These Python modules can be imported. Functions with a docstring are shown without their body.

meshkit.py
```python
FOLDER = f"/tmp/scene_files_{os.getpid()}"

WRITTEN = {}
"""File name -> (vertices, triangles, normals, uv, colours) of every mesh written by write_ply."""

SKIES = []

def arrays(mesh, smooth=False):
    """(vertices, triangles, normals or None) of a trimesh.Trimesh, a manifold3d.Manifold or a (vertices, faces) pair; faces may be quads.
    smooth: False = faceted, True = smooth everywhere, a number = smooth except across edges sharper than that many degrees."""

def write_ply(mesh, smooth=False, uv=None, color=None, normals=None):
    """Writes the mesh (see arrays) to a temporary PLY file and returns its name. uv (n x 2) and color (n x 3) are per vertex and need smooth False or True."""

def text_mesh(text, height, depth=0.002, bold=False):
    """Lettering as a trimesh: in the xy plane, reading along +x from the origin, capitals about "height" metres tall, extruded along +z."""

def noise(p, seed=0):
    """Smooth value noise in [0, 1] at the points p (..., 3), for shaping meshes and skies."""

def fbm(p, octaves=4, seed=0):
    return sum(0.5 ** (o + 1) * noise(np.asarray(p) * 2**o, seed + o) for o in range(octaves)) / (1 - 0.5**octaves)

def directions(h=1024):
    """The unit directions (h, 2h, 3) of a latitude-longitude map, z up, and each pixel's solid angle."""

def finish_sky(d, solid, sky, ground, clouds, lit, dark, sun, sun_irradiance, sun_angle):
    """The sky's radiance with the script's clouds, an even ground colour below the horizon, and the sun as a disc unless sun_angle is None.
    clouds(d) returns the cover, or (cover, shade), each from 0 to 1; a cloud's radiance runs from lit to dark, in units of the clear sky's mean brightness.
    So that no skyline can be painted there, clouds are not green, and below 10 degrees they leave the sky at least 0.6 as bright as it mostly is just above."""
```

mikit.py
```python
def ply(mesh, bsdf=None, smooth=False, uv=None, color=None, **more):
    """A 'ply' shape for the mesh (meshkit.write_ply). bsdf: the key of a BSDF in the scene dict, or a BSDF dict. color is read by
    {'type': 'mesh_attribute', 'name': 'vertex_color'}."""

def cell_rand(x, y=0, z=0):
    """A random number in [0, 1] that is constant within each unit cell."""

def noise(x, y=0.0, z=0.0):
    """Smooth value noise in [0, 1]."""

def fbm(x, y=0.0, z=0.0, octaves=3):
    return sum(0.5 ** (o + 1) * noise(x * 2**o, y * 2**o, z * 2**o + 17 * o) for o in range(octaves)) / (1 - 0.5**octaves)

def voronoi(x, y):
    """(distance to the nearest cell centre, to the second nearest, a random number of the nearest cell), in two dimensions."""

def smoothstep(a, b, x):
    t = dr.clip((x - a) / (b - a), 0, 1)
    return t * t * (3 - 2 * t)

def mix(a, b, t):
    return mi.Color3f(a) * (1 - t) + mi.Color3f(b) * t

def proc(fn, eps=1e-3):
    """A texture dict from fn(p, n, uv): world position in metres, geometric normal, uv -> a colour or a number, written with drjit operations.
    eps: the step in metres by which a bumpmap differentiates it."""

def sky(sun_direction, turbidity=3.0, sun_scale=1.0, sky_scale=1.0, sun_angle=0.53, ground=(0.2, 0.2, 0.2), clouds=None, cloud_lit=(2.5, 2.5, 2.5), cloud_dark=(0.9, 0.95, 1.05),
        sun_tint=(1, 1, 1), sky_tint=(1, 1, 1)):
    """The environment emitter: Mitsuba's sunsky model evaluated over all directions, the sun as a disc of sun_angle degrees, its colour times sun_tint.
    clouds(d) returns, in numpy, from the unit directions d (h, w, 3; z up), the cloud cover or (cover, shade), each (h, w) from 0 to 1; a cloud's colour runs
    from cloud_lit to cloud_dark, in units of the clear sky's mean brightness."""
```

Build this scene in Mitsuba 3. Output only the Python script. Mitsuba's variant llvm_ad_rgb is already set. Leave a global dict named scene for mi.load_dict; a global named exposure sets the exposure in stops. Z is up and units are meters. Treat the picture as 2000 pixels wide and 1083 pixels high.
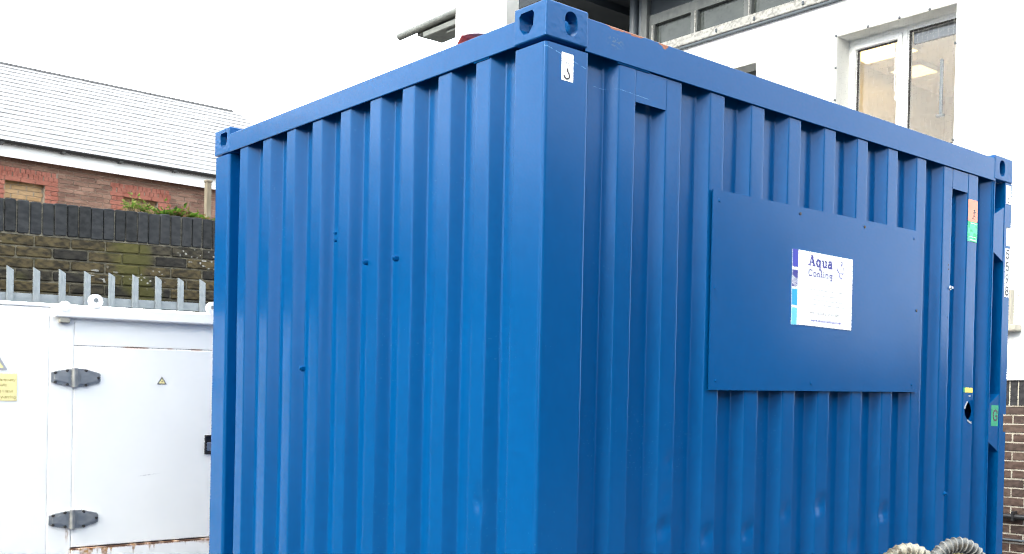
import math, random
import numpy as np
import trimesh
import manifold3d as m3
import drjit as dr
import mitsuba as mi
import mikit, meshkit
from shapely.geometry import Polygon, LineString, Point, box as sbox
from shapely.ops import unary_union

T = mi.ScalarTransform4f
rng = random.Random(7)
nrng = np.random.default_rng(7)
scene, labels = {"type": "scene"}, {}

# ---------------------------------------------------------------- camera, sky, exposure
CAM = np.array([-2.22765486, -2.69901195, 1.29532809])
FWD = np.array([0.67283868, 0.73968677, -0.01231251])
RIGHT = np.cross(FWD, [0, 0, 1.0]); RIGHT /= np.linalg.norm(RIGHT)
UP0 = np.cross(RIGHT, FWD)
ROLL = math.radians(-1.2823)
UP = UP0 * math.cos(ROLL) + RIGHT * math.sin(ROLL)
scene["camera"] = {
    "type": "perspective", "fov": 49.234, "fov_axis": "x", "near_clip": 0.05, "far_clip": 600.0,
    "principal_point_offset_x": -0.0772, "principal_point_offset_y": -0.2735,
    "to_world": T().look_at(origin=CAM.tolist(), target=(CAM + FWD).tolist(), up=UP.tolist()),
}
def overcast(d):
    n = meshkit.fbm(d * np.array([3.0, 3.0, 5.0]) + 4.0, 4, seed=3)
    return np.ones(d.shape[:2]), np.clip((n - 0.35) * 0.9, 0, 0.4)
SUN = (-0.85, -0.10, 0.55)
scene["sky"] = mikit.sky(SUN, turbidity=3, sun_scale=0.22, sun_angle=30, sun_tint=(0.88, 1.0, 1.18), clouds=overcast, cloud_lit=(2.34, 2.5, 2.63), cloud_dark=(1.82, 1.95, 2.07))
exposure = 4.2

# ---------------------------------------------------------------- helpers
def newkey(base):
    if base not in scene:
        return base
    k = 1
    while f"{base}_{k:03d}" in scene:
        k += 1
    return f"{base}_{k:03d}"

def add(name, mesh, bsdf, parent=None, smooth=False, to=None, label=None, cat=None, group=None, kind=None, **more):
    key = newkey((parent + "__" if parent else "") + name)
    d = dict(mesh) if isinstance(mesh, dict) else mikit.ply(mesh, bsdf, smooth=smooth)
    if isinstance(mesh, dict):
        d["bsdf"] = {"type": "ref", "id": bsdf}
    if to is not None:
        d["to_world"] = to
    d.update(more)
    scene[key] = d
    tag(key, label, cat, group, kind)
    return key

def tag(key, label=None, cat=None, group=None, kind=None):
    e = {k: v for k, v in (("label", label), ("category", cat), ("group", group), ("kind", kind)) if v}
    if e:
        labels.setdefault(key, {}).update(e)

THINGS = set()
def thing(name, label, cat, group=None):
    key, k = name, 1
    while key in THINGS:
        key = f"{name}_{k:03d}"; k += 1
    THINGS.add(key)
    tag(key, label, cat, group)
    return key

def cat_(ms):
    return trimesh.util.concatenate(ms)

def bx(x0, x1, y0, y1, z0, z1):
    b = trimesh.creation.box(extents=(x1 - x0, y1 - y0, z1 - z0))
    b.apply_translation(((x0 + x1) / 2, (y0 + y1) / 2, (z0 + z1) / 2))
    return b

def cham(x0, x1, y0, y1, z0, z1, c=0.004):
    """box with bevelled edges"""
    pts = []
    for sx, X in ((1, x0), (-1, x1)):
        for sy, Y in ((1, y0), (-1, y1)):
            for sz, Z in ((1, z0), (-1, z1)):
                pts += [(X + sx * c, Y + sy * c, Z), (X + sx * c, Y, Z + sz * c), (X, Y + sy * c, Z + sz * c)]
    return trimesh.Trimesh(np.array(pts)).convex_hull

def mbox(x0, x1, y0, y1, z0, z1):
    return m3.Manifold.cube([x1 - x0, y1 - y0, z1 - z0]).translate([x0, y0, z0])

def tm(man):
    m = man.to_mesh()
    return trimesh.Trimesh(np.array(m.vert_properties[:, :3], float), np.array(m.tri_verts), process=False)

def rbox(x0, x1, y0, y1, z0, z1, r=0.01, n=12):
    """box with rounded edges: hull of spheres"""
    s = m3.Manifold.sphere(r, n)
    hs = [s.translate([X, Y, Z]) for X in (x0 + r, x1 - r) for Y in (y0 + r, y1 - r) for Z in (z0 + r, z1 - r)]
    return m3.Manifold.batch_hull(hs)

def vprism(poly, z0, z1):
    """shapely polygon in x,y extruded up"""
    ms = [trimesh.creation.extrude_polygon(g, z1 - z0, engine="earcut") for g in getattr(poly, "geoms", [poly])]
    m = cat_(ms); m.apply_translation((0, 0, z0)); return m

def yprism(poly, y0, y1):
    """shapely polygon in x,z given thickness from y0 (front, towards -y) to y1"""
    ms = [trimesh.creation.extrude_polygon(g, y1 - y0, engine="earcut") for g in getattr(poly, "geoms", [poly])]
    m = cat_(ms)
    m.apply_transform(np.array([[1, 0, 0, 0], [0, 0, -1, y1], [0, 1, 0, 0], [0, 0, 0, 1.0]]))
    return m

def xprism(poly, x0, x1):
    """shapely polygon in y,z given thickness x0..x1"""
    ms = [trimesh.creation.extrude_polygon(g, x1 - x0, engine="earcut") for g in getattr(poly, "geoms", [poly])]
    m = cat_(ms)
    m.apply_transform(np.array([[0, 0, 1, x0], [1, 0, 0, 0], [0, 1, 0, 0], [0, 0, 0, 1.0]]))
    return m

def cyl(p, q, r, n=16):
    return trimesh.creation.cylinder(radius=r, segment=(p, q), sections=n)

def climb(t):
    """courses and rails that follow ground rising to the right by t, posts staying upright"""
    return mi.ScalarTransform4f(np.array([[1, 0, 0, 0], [0, 1, 0, 0], [t, 0, 1, 0], [0, 0, 0, 1.0]]))

def text_on(text, height, x, y, z, depth=0.0006, bold=False, anchor="left"):
    """lettering on a face that looks towards -y, front at y - depth"""
    m = meshkit.text_mesh(text, height, depth, bold)
    w = m.bounds[1][0]
    dx = {"left": 0, "right": -w, "mid": -w / 2}[anchor]
    m.apply_transform(np.array([[1, 0, 0, x + dx], [0, 0, -1, y], [0, 1, 0, z], [0, 0, 0, 1.0]]))
    return m

def stroke(pts, w, cap="flat"):
    return LineString(pts).buffer(w / 2, cap_style={"flat": 2, "round": 1, "square": 3}[cap], join_style=1, quad_segs=4)

def arc(cx, cy, rx, ry, a0, a1, n=20):
    return [(cx + rx * math.cos(math.radians(a0 + (a1 - a0) * i / n)), cy + ry * math.sin(math.radians(a0 + (a1 - a0) * i / n))) for i in range(n + 1)]

# ---------------------------------------------------------------- materials
def rgb(*c):
    return {"type": "rgb", "value": list(c)}

def P(name, color, rough=0.5, spec=0.5, bump=None, metal=0.0, eps=2e-3, two=True, **more):
    b = {"type": "principled", "base_color": mikit.proc(color) if callable(color) else rgb(*color),
         "roughness": mikit.proc(rough) if callable(rough) else float(rough), "specular": spec, "metallic": metal, **more}
    if bump:
        b = {"type": "bumpmap", "arbitrary": mikit.proc(bump[0], eps=eps), "scale": bump[1], "bsdf": b}
    if two:
        b = {"type": "twosided", "bsdf": b}
    scene[name] = b
    return name

BLUE = (0.003, 0.092, 0.335)
def blue_col(p, n, uv):
    a = mikit.fbm(p.x * 3.1, p.y * 3.1, p.z * 1.3, 3)
    g = mikit.noise(p.x * 60, p.y * 60, p.z * 22)
    c = mikit.mix((0.0001, 0.056, 0.182), (0.0003, 0.067, 0.215), dr.clip(a * 0.8 + g * 0.2, 0, 1))
    # small pale chips and scuffs in the paint
    chip = mikit.smoothstep(0.86, 0.89, mikit.noise(p.x * 140, p.y * 140, p.z * 120)) * mikit.smoothstep(0.70, 0.78, mikit.noise(p.x * 3.3 + 9, p.y * 3.3, p.z * 3.3))
    c = mikit.mix(c, (0.04, 0.13, 0.27), chip * 0.25)
    # a long light scratch across the top of the near post and the next two ribs
    t = (p.x - 0.0035) / 0.1845
    d1 = dr.abs(p.z - (2.4468 - 0.0417 * t)) + dr.select((t > 0) & (t < 1), 0.0, 1.0)
    t2 = (p.x - 0.2566) / 0.2146
    d2 = dr.abs(p.z - (2.3819 - 0.0093 * t2)) + dr.select((t2 > 0) & (t2 < 1), 0.0, 1.0)
    line = mikit.smoothstep(0.0016, 0.0006, dr.minimum(d1, d2)) * mikit.smoothstep(0.06, 0.055, p.y) * mikit.smoothstep(0.3, 0.6, mikit.noise(p.x * 55, p.y, p.z * 20))
    return mikit.mix(c, (0.10, 0.24, 0.42), line * 0.8)
def blue_rough(p, n, uv):
    return 0.155 + 0.065 * mikit.fbm(p.x * 5, p.y * 5, p.z * 2.5, 3)
def blue_bump(p, n, uv):
    return mikit.noise(p.x * 2.3, p.y * 2.3, p.z * 1.6) * 1.0 + mikit.noise(p.x * 330, p.y * 330, p.z * 330) * 0.010
P("blue_paint", blue_col, blue_rough, 0.31, spec_tint=0.25, bump=(blue_bump, 0.0035))

def rail_col(p, n, uv):
    c = blue_col(p, n, uv)
    r = mikit.fbm(p.x * 34, p.y * 34, p.z * 60, 3)
    edge = mikit.smoothstep(0.020, 0.0, 2.573 - p.z) * mikit.smoothstep(0.22, 0.27, p.x) * mikit.smoothstep(0.60, 0.50, p.x)
    spot = mikit.smoothstep(0.045, 0.0, dr.sqrt(dr.square(p.x - 0.535) + dr.square((p.z - 2.572) * 1.3)))
    m = mikit.smoothstep(0.42, 0.55, edge * 0.75 * r * 1.6 + spot * r * 1.3)
    scuff = mikit.smoothstep(0.62, 0.72, mikit.noise(p.x * 120, p.y, p.z * 160)) * mikit.smoothstep(0.05, 0.01, dr.sqrt(dr.square(p.x - 0.30) + dr.square((p.z - 2.525) * 1.6)))
    c = mikit.mix(c, (0.10, 0.14, 0.16), scuff * 0.45)
    return mikit.mix(c, mikit.mix((0.20, 0.06, 0.03), (0.36, 0.15, 0.08), mikit.noise(p.x * 200, p.y * 200, p.z * 200)), m)
P("blue_rail_paint", rail_col, blue_rough, 0.31, spec_tint=0.25, bump=(blue_bump, 0.0035))
P("blue_casting", blue_col, lambda p, n, uv: 0.26 + 0.12 * mikit.fbm(p.x * 20, p.y * 20, p.z * 20, 3), 0.36, spec_tint=0.25, bump=(lambda p, n, uv: mikit.fbm(p.x * 75, p.y * 75, p.z * 75, 4), 0.0014))
P("galvanised", lambda p, n, uv: mikit.mix((0.16, 0.185, 0.205), (0.25, 0.28, 0.295), mikit.fbm(p.x * 30, p.y * 30, p.z * 30, 3)), 0.55, 0.5, metal=0.25)
P("bright_steel", (0.55, 0.57, 0.6), 0.3, 0.5, metal=0.8)
P("dark_bolt", (0.03, 0.028, 0.026), 0.5, 0.5)
P("white_sticker", (0.80, 0.80, 0.80), 0.35, 0.5)
P("navy_ink", (0.014, 0.015, 0.20), 0.35, 0.5)
P("royal_ink", (0.012, 0.020, 0.33), 0.35, 0.5)
P("cyan_ink", (0.0, 0.30, 0.66), 0.35, 0.5)
P("pale_cyan_ink", (0.10, 0.47, 0.72), 0.35, 0.5)
P("violet_ink", (0.07, 0.07, 0.34), 0.4, 0.5)
P("grey_ink", (0.13, 0.13, 0.14), 0.4, 0.5)
P("faint_ink", (0.36, 0.37, 0.39), 0.4, 0.5)
P("black_ink", (0.03, 0.03, 0.035), 0.4, 0.5)
P("orange_sticker", (0.75, 0.26, 0.16), 0.35, 0.5)
P("green_sticker", lambda p, n, uv: mikit.mix((0.0, 0.40, 0.15), (0.05, 0.62, 0.30), mikit.smoothstep(0.45, 0.6, mikit.noise(p.x * 60, p.y, p.z * 45))), 0.35, 0.5)
P("green_label", (0.005, 0.24, 0.12), 0.4, 0.5)
P("yellow_label", (0.80, 0.62, 0.10), 0.4, 0.5)
P("pale_yellow", (0.80, 0.72, 0.36), 0.45, 0.5)
P("ochre_ink", (0.30, 0.22, 0.05), 0.5, 0.5)

def white_col(p, n, uv):
    c = mikit.mix((0.83, 0.83, 0.82), (0.87, 0.87, 0.86), mikit.fbm(p.x * 2, p.y * 2, p.z * 2, 3))
    # rust that weeps out of the joint under the door and from the hinge
    zj = 0.545 + 0.02 * p.x
    d = zj - p.z
    cols = mikit.noise(p.x * 21, 3.0, 0.0) * 0.65 + mikit.noise(p.x * 70, 8.0, 0.0) * 0.35
    length = 0.016 + 0.095 * mikit.smoothstep(0.52, 0.8, cols) + 0.05 * mikit.smoothstep(0.30, 0.40, p.x) * cols
    run = mikit.smoothstep(-0.003, 0.0, d) * mikit.smoothstep(1.0, 0.1, d / length) * mikit.smoothstep(-0.33, -0.31, p.x)
    run = run * (0.35 + 0.65 * mikit.noise(p.x * 140, 1.0, p.z * 90))
    lip = mikit.smoothstep(0.25, 0.6, mikit.noise(p.x * 26, 0.0, 5.0)) * mikit.smoothstep(0.010, 0.005, dr.abs(d)) * mikit.smoothstep(-0.33, -0.31, p.x)
    topd = dr.abs(p.z - (1.600 + 0.02 * p.x))
    lip2 = mikit.smoothstep(0.55, 0.8, mikit.noise(p.x * 14 + 3.4, 0.0, 2.0)) * mikit.smoothstep(0.008, 0.002, topd) * mikit.smoothstep(-0.32, -0.30, p.x)
    hd = 0.655 - p.z
    weep = mikit.smoothstep(0.0, 0.01, hd) * mikit.smoothstep(0.11, 0.02, hd) * mikit.smoothstep(0.010, 0.003, dr.abs(p.x + 0.338)) * mikit.noise(p.x * 300, 0.0, p.z * 60)
    side = mikit.smoothstep(0.012, 0.004, dr.abs(p.x + 0.322)) * mikit.smoothstep(0.56, 0.50, p.z) * mikit.smoothstep(0.3, 0.6, mikit.noise(p.x * 90, 0.0, p.z * 30))
    front = mikit.smoothstep(3.48, 3.46, p.y)
    rust = mikit.mix((0.24, 0.085, 0.022), (0.52, 0.29, 0.12), mikit.noise(p.x * 90, 2.0, p.z * 60))
    m = dr.clip(run * 1.2 + weep * 0.9 + lip2 * 0.7 + side * 0.6, 0, 1) * front
    c = mikit.mix(c, rust, m)
    c = mikit.mix(c, (0.07, 0.028, 0.014), lip * front * 0.95)
    sc = mikit.smoothstep(0.004, 0.0015, dr.abs(p.z - 0.915 - 0.12 * (p.x - 0.07))) * mikit.smoothstep(0.0, 0.03, p.x - 0.02) * mikit.smoothstep(0.16, 0.08, p.x) * mikit.noise(p.x * 160, 0.0, 0.0)
    return mikit.mix(c, (0.45, 0.46, 0.48), sc * front)
P("white_enclosure_paint", white_col, 0.35, 0.5, bump=(lambda p, n, uv: mikit.noise(p.x * 2.5, p.y * 2.5, p.z * 2.2), 0.002))
P("inner_primer", (0.22, 0.215, 0.21), 0.8, 0.2)
P("hinge_metal", lambda p, n, uv: mikit.mix((0.22, 0.24, 0.26), (0.50, 0.49, 0.46), mikit.fbm(p.x * 40, p.y * 40, p.z * 40, 3)), 0.3, 0.5, metal=0.55)
P("handle_black", (0.02, 0.02, 0.022), 0.4, 0.5)

def render_col(p, n, uv):
    a = mikit.fbm(p.x * 1.3, p.y * 1.3, p.z * 1.3, 3)
    g = mikit.noise(p.x * 90, p.y * 90, p.z * 90)
    return mikit.mix((0.77, 0.77, 0.755), (0.85, 0.85, 0.84), a * 0.7 + g * 0.3)
P("white_render", render_col, 0.9, 0.2, bump=(lambda p, n, uv: mikit.noise(p.x * 160, p.y * 160, p.z * 160), 0.0012))
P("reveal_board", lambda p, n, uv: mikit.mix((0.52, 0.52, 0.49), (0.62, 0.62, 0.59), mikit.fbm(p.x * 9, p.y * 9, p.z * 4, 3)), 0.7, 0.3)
P("upvc", (0.74, 0.75, 0.74), 0.3, 0.5)
P("gasket", (0.03, 0.03, 0.03), 0.6, 0.3)
P("ledge_stone", lambda p, n, uv: mikit.mix((0.20, 0.20, 0.19), (0.36, 0.36, 0.345), mikit.smoothstep(0.25, 0.6, mikit.fbm(p.x * 40, p.y * 40, p.z * 40, 3))), 0.8, 0.3)
P("grey_frame", lambda p, n, uv: mikit.mix((0.075, 0.083, 0.085), (0.13, 0.14, 0.137), mikit.fbm(p.x * 22, p.y * 22, p.z * 9, 3)), 0.5, 0.4)
P("wired_glass", lambda p, n, uv: mikit.mix((0.022, 0.029, 0.029), (0.068, 0.078, 0.070), mikit.fbm(p.x * 7, p.y * 7, p.z * 12, 4)), 0.22, 0.5,
  bump=(lambda p, n, uv: dr.sin(p.y * 150.0) * 0.5 + mikit.noise(p.x * 40, p.y * 40, p.z * 40), 0.002))
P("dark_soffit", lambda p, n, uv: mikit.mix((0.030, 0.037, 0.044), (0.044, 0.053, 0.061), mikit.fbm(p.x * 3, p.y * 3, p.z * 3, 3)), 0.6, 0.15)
P("dark_grey_pipe", (0.07, 0.085, 0.10), 0.45, 0.5)
P("eaves_grey", lambda p, n, uv: mikit.mix((0.085, 0.093, 0.087), (0.17, 0.18, 0.165), mikit.fbm(p.x * 8, p.y * 8, p.z * 20, 3)), 0.5, 0.4)
P("vent_cream", (0.33, 0.315, 0.27), 0.5, 0.4)
P("room_paint", (0.80, 0.785, 0.75), 0.9, 0.2)
P("net_cord", (0.42, 0.42, 0.41), 0.8, 0.2)
scene["pane_glass"] = {"type": "thindielectric", "int_ior": 1.5}

def bricks_mat(name, c0, c1, spots=0.0, moss=False, s=1.0):
    def f(p, n, uv):
        a = mikit.fbm(p.x * 31, p.y * 31, p.z * 43, 4)
        c = mikit.mix(c0, c1, mikit.smoothstep(0.25, 0.75, a))
        if moss:
            m = mikit.smoothstep(0.36, 0.66, mikit.fbm(p.x * 11, p.y * 3, p.z * 9, 4) * 0.62 + 0.40 * mikit.smoothstep(0.22, 0.02, dr.abs(p.x - 0.67 + 0.16 * (mikit.noise(p.z * 6.0, 2.0, 0.0) - 0.5))))
            c = mikit.mix(c, (0.064, 0.062, 0.014), m * 0.68)
        if spots:
            w = mikit.smoothstep(0.74, 0.82, mikit.noise(p.x * 48 + 5, p.y, p.z * 55)) * mikit.smoothstep(0.55, 0.70, mikit.noise(p.x * 5, p.y, p.z * 6))
            c = mikit.mix(c, (0.26, 0.26, 0.24), w * spots)
        return c
    P(name, f, 0.85, 0.3, bump=(lambda p, n, uv: mikit.fbm(p.x * 80, p.y * 80, p.z * 80, 3), 0.003))
bricks_mat("old_brick_dark", (0.010, 0.009, 0.007), (0.046, 0.040, 0.027), 0.9, True)
bricks_mat("old_brick_brown", (0.018, 0.015, 0.009), (0.075, 0.058, 0.028), 0.8, True)
bricks_mat("old_brick_black", (0.008, 0.0075, 0.007), (0.025, 0.023, 0.019), 0.9, True)
bricks_mat("old_mortar", (0.060, 0.056, 0.042), (0.15, 0.135, 0.095), 0.3, True)
bricks_mat("coping_blue", (0.015, 0.017, 0.020), (0.029, 0.031, 0.034))
bricks_mat("coping_blue_dark", (0.010, 0.0115, 0.013), (0.022, 0.0235, 0.0255))
bricks_mat("coping_mortar", (0.09, 0.086, 0.068), (0.20, 0.185, 0.145))
bricks_mat("new_brick_a", (0.054, 0.034, 0.027), (0.102, 0.068, 0.056))
bricks_mat("new_brick_b", (0.042, 0.029, 0.024), (0.082, 0.058, 0.050))
bricks_mat("new_brick_c", (0.062, 0.041, 0.032), (0.112, 0.078, 0.064))
bricks_mat("new_brick_soldier", (0.020, 0.020, 0.023), (0.038, 0.038, 0.041))
bricks_mat("cream_mortar", (0.30, 0.275, 0.23), (0.42, 0.39, 0.335))
def far_brick(name, c0, c1):
    P(name, lambda p, n, uv: mikit.mix(c0, c1, mikit.cell_rand(dr.floor(p.x / 0.235 + 0.37 * dr.floor(p.z / 0.075)), dr.floor(p.z / 0.075), 3.0) * 0.75 + 0.25 * mikit.noise(p.x * 30, p.y * 30, p.z * 40)), 0.9, 0.2)
far_brick("house_brick_brown", (0.12, 0.066, 0.050), (0.29, 0.175, 0.13))
far_brick("house_brick_red", (0.24, 0.082, 0.058), (0.33, 0.135, 0.10))
far_brick("house_brick_buff", (0.32, 0.20, 0.10), (0.46, 0.31, 0.175))
far_brick("dark_brick", (0.03, 0.022, 0.018), (0.065, 0.045, 0.036))
P("house_mortar", (0.34, 0.29, 0.23), 0.9, 0.2)
P("slate", lambda p, n, uv: mikit.mix((0.155, 0.155, 0.158), (0.235, 0.235, 0.24), mikit.cell_rand(dr.floor(p.x / 0.3 + 0.5 * dr.floor(p.z / 0.11)), dr.floor(p.z / 0.11), 5.0) * 0.5 + 0.5 * mikit.fbm(p.x * 4, p.y * 4, p.z * 4, 3)), 0.45, 0.5)
P("ridge_tile", (0.06, 0.06, 0.062), 0.6, 0.4)
P("black_gutter", (0.02, 0.02, 0.021), 0.4, 0.5)
P("white_board", (0.80, 0.80, 0.79), 0.5, 0.4)
P("timber_grey", lambda p, n, uv: mikit.mix((0.14, 0.12, 0.085), (0.26, 0.22, 0.165), mikit.fbm(p.x * 60, p.y * 60, p.z * 6, 3)), 0.85, 0.3)
for nm, c in (("leaf_green", (0.10, 0.19, 0.025)), ("leaf_pale", (0.24, 0.26, 0.085)), ("leaf_dark", (0.045, 0.09, 0.02)), ("leaf_bud", (0.20, 0.12, 0.06))):
    scene[nm] = {"type": "principledthin", "base_color": rgb(*c), "roughness": 0.5, "diff_trans": 0.8}
P("stem_brown", (0.10, 0.08, 0.04), 0.8, 0.3)
P("asphalt", lambda p, n, uv: mikit.mix((0.026, 0.026, 0.027), (0.055, 0.054, 0.053), mikit.fbm(p.x * 6, p.y * 6, 0.0, 4) * 0.6 + 0.4 * mikit.noise(p.x * 140, p.y * 140, 0.0)), 0.85, 0.3)
P("red_tarp", lambda p, n, uv: mikit.mix((0.66, 0.15, 0.11), (0.78, 0.28, 0.22), mikit.noise(p.x * 40, p.y * 40, p.z * 40)), 0.5, 0.4)
def hose_mat(name, c0, c1, dirt):
    def f(p, n, uv):
        a = mikit.fbm(p.x * 26, p.y * 26, p.z * 26, 4)
        c = mikit.mix(c0, c1, mikit.smoothstep(0.3, 0.7, a))
        d = mikit.smoothstep(0.56, 0.68, mikit.fbm(p.x * 55 + 3, p.y * 55, p.z * 55, 3))
        return mikit.mix(c, (0.045, 0.034, 0.020), d * dirt)
    P(name, f, 0.4, 0.5)
hose_mat("hose_grey", (0.035, 0.040, 0.043), (0.12, 0.122, 0.115), 0.7)
hose_mat("hose_cream", (0.10, 0.09, 0.065), (0.26, 0.245, 0.195), 0.85)
hose_mat("hose_yellow", (0.14, 0.125, 0.06), (0.26, 0.235, 0.125), 0.5)
P("hose_rib", lambda p, n, uv: mikit.mix((0.055, 0.058, 0.058), (0.26, 0.26, 0.25), mikit.fbm(p.x * 60, p.y * 60, p.z * 60, 3)), 0.4, 0.5)

# ---------------------------------------------------------------- the ground
g = trimesh.Trimesh([(-250, -250, 0), (250, -250, 0), (250, 250, 0), (-250, 250, 0)], [(0, 1, 2), (0, 2, 3)])
add("ground", g, "asphalt", kind="structure")

# ================================================================ white building on the right
XB = 6.50
wb = thing("white_building", "white rendered building with recessed windows over a brown brick base, right of the blue container", "building")
YN, YF = 0.75, 6.10           # near corner, end of the main facade
shell = mbox(XB, XB + 0.30, YN, YF, 1.67, 5.24) - mbox(XB - .1, XB + .5, 2.36, 3.60, 3.668, 4.905) - mbox(XB - .1, XB + .5, 4.555, 5.70, 3.668, 4.875)
shell += mbox(XB, XB + 0.30, YN, 3.02, 5.235, 7.6)
shell += mbox(XB + 0.301, 12.0, YN, YN + 0.3, 1.67, 7.6)
add("wall", tm(shell), "white_render", wb)
add("roof", bx(XB - 0.1, 12.2, YN - 0.1, 3.02, 7.602, 7.75), "dark_soffit", wb)
core = bx(XB + 0.0145, 12.0, YN + 0.022, 12.0, 0.0, 1.668)
add("plinth", core, "cream_mortar", wb)
def brick_proto(l, d, h, c=0.004):
    return mikit.ply(cham(-l / 2, l / 2, 0, d, -h / 2, h / 2, c), "new_brick_a")
RZ = lambda a: T().rotate([0, 0, 1], a)
# plinth bricks on the face that looks to -x (length runs along y); local brick has its face at y=0 looking -y
bp = [brick_proto(0.215, 0.10, 0.065), brick_proto(0.214, 0.10, 0.064, 0.005), brick_proto(0.216, 0.10, 0.066, 0.0035)]
sp = brick_proto(0.065, 0.10, 0.215)
far_base = []
for y in np.arange(YN + 0.035, 2.3, 0.075):
    to = T().translate([XB + 0.010 + rng.uniform(-.0015, .0015), y, 1.555]) @ RZ(-90)
    if 1.3 < y < 2.2:
        add("plinth__brick", sp, "new_brick_soldier", wb, to=to)
for k in range(19):
    z = 1.4075 - 0.075 * k
    y = YN + 0.1125 + (0.1125 if k % 2 else 0.0)
    while y < 2.4:
        if 1.2 < y and z > 0.15:
            to = T().translate([XB + 0.010 + rng.uniform(-.002, .002), y, z]) @ RZ(-90) @ T().rotate([0, 1, 0], rng.uniform(-.5, .5))
            add("plinth__brick", rng.choice(bp), rng.choice(["new_brick_a", "new_brick_a", "new_brick_b", "new_brick_c"]), wb, to=to)
        else:
            far_base.append(bx(XB + .010, XB + .06, y - .1075, y + .1075, z - .0325, z + .0325))
        y += 0.225
for k in range(19):
    z = 1.4075 - 0.075 * k
    for x in np.arange(XB + 0.12 + (0.1125 if k % 2 else 0), 11.8, 0.225):
        far_base.append(bx(x - .1075, x + .1075, YN + .010, YN + .06, z - .0325, z + .0325))
add("plinth__brickwork", cat_(far_base), "new_brick_b", wb, kind="stuff")
# drip bead under the render
add("drip_bead", cham(XB - 0.012, XB + 0.10, YN - 0.012, YF, 1.655, 1.6695, 0.003), "upvc", wb)

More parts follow.
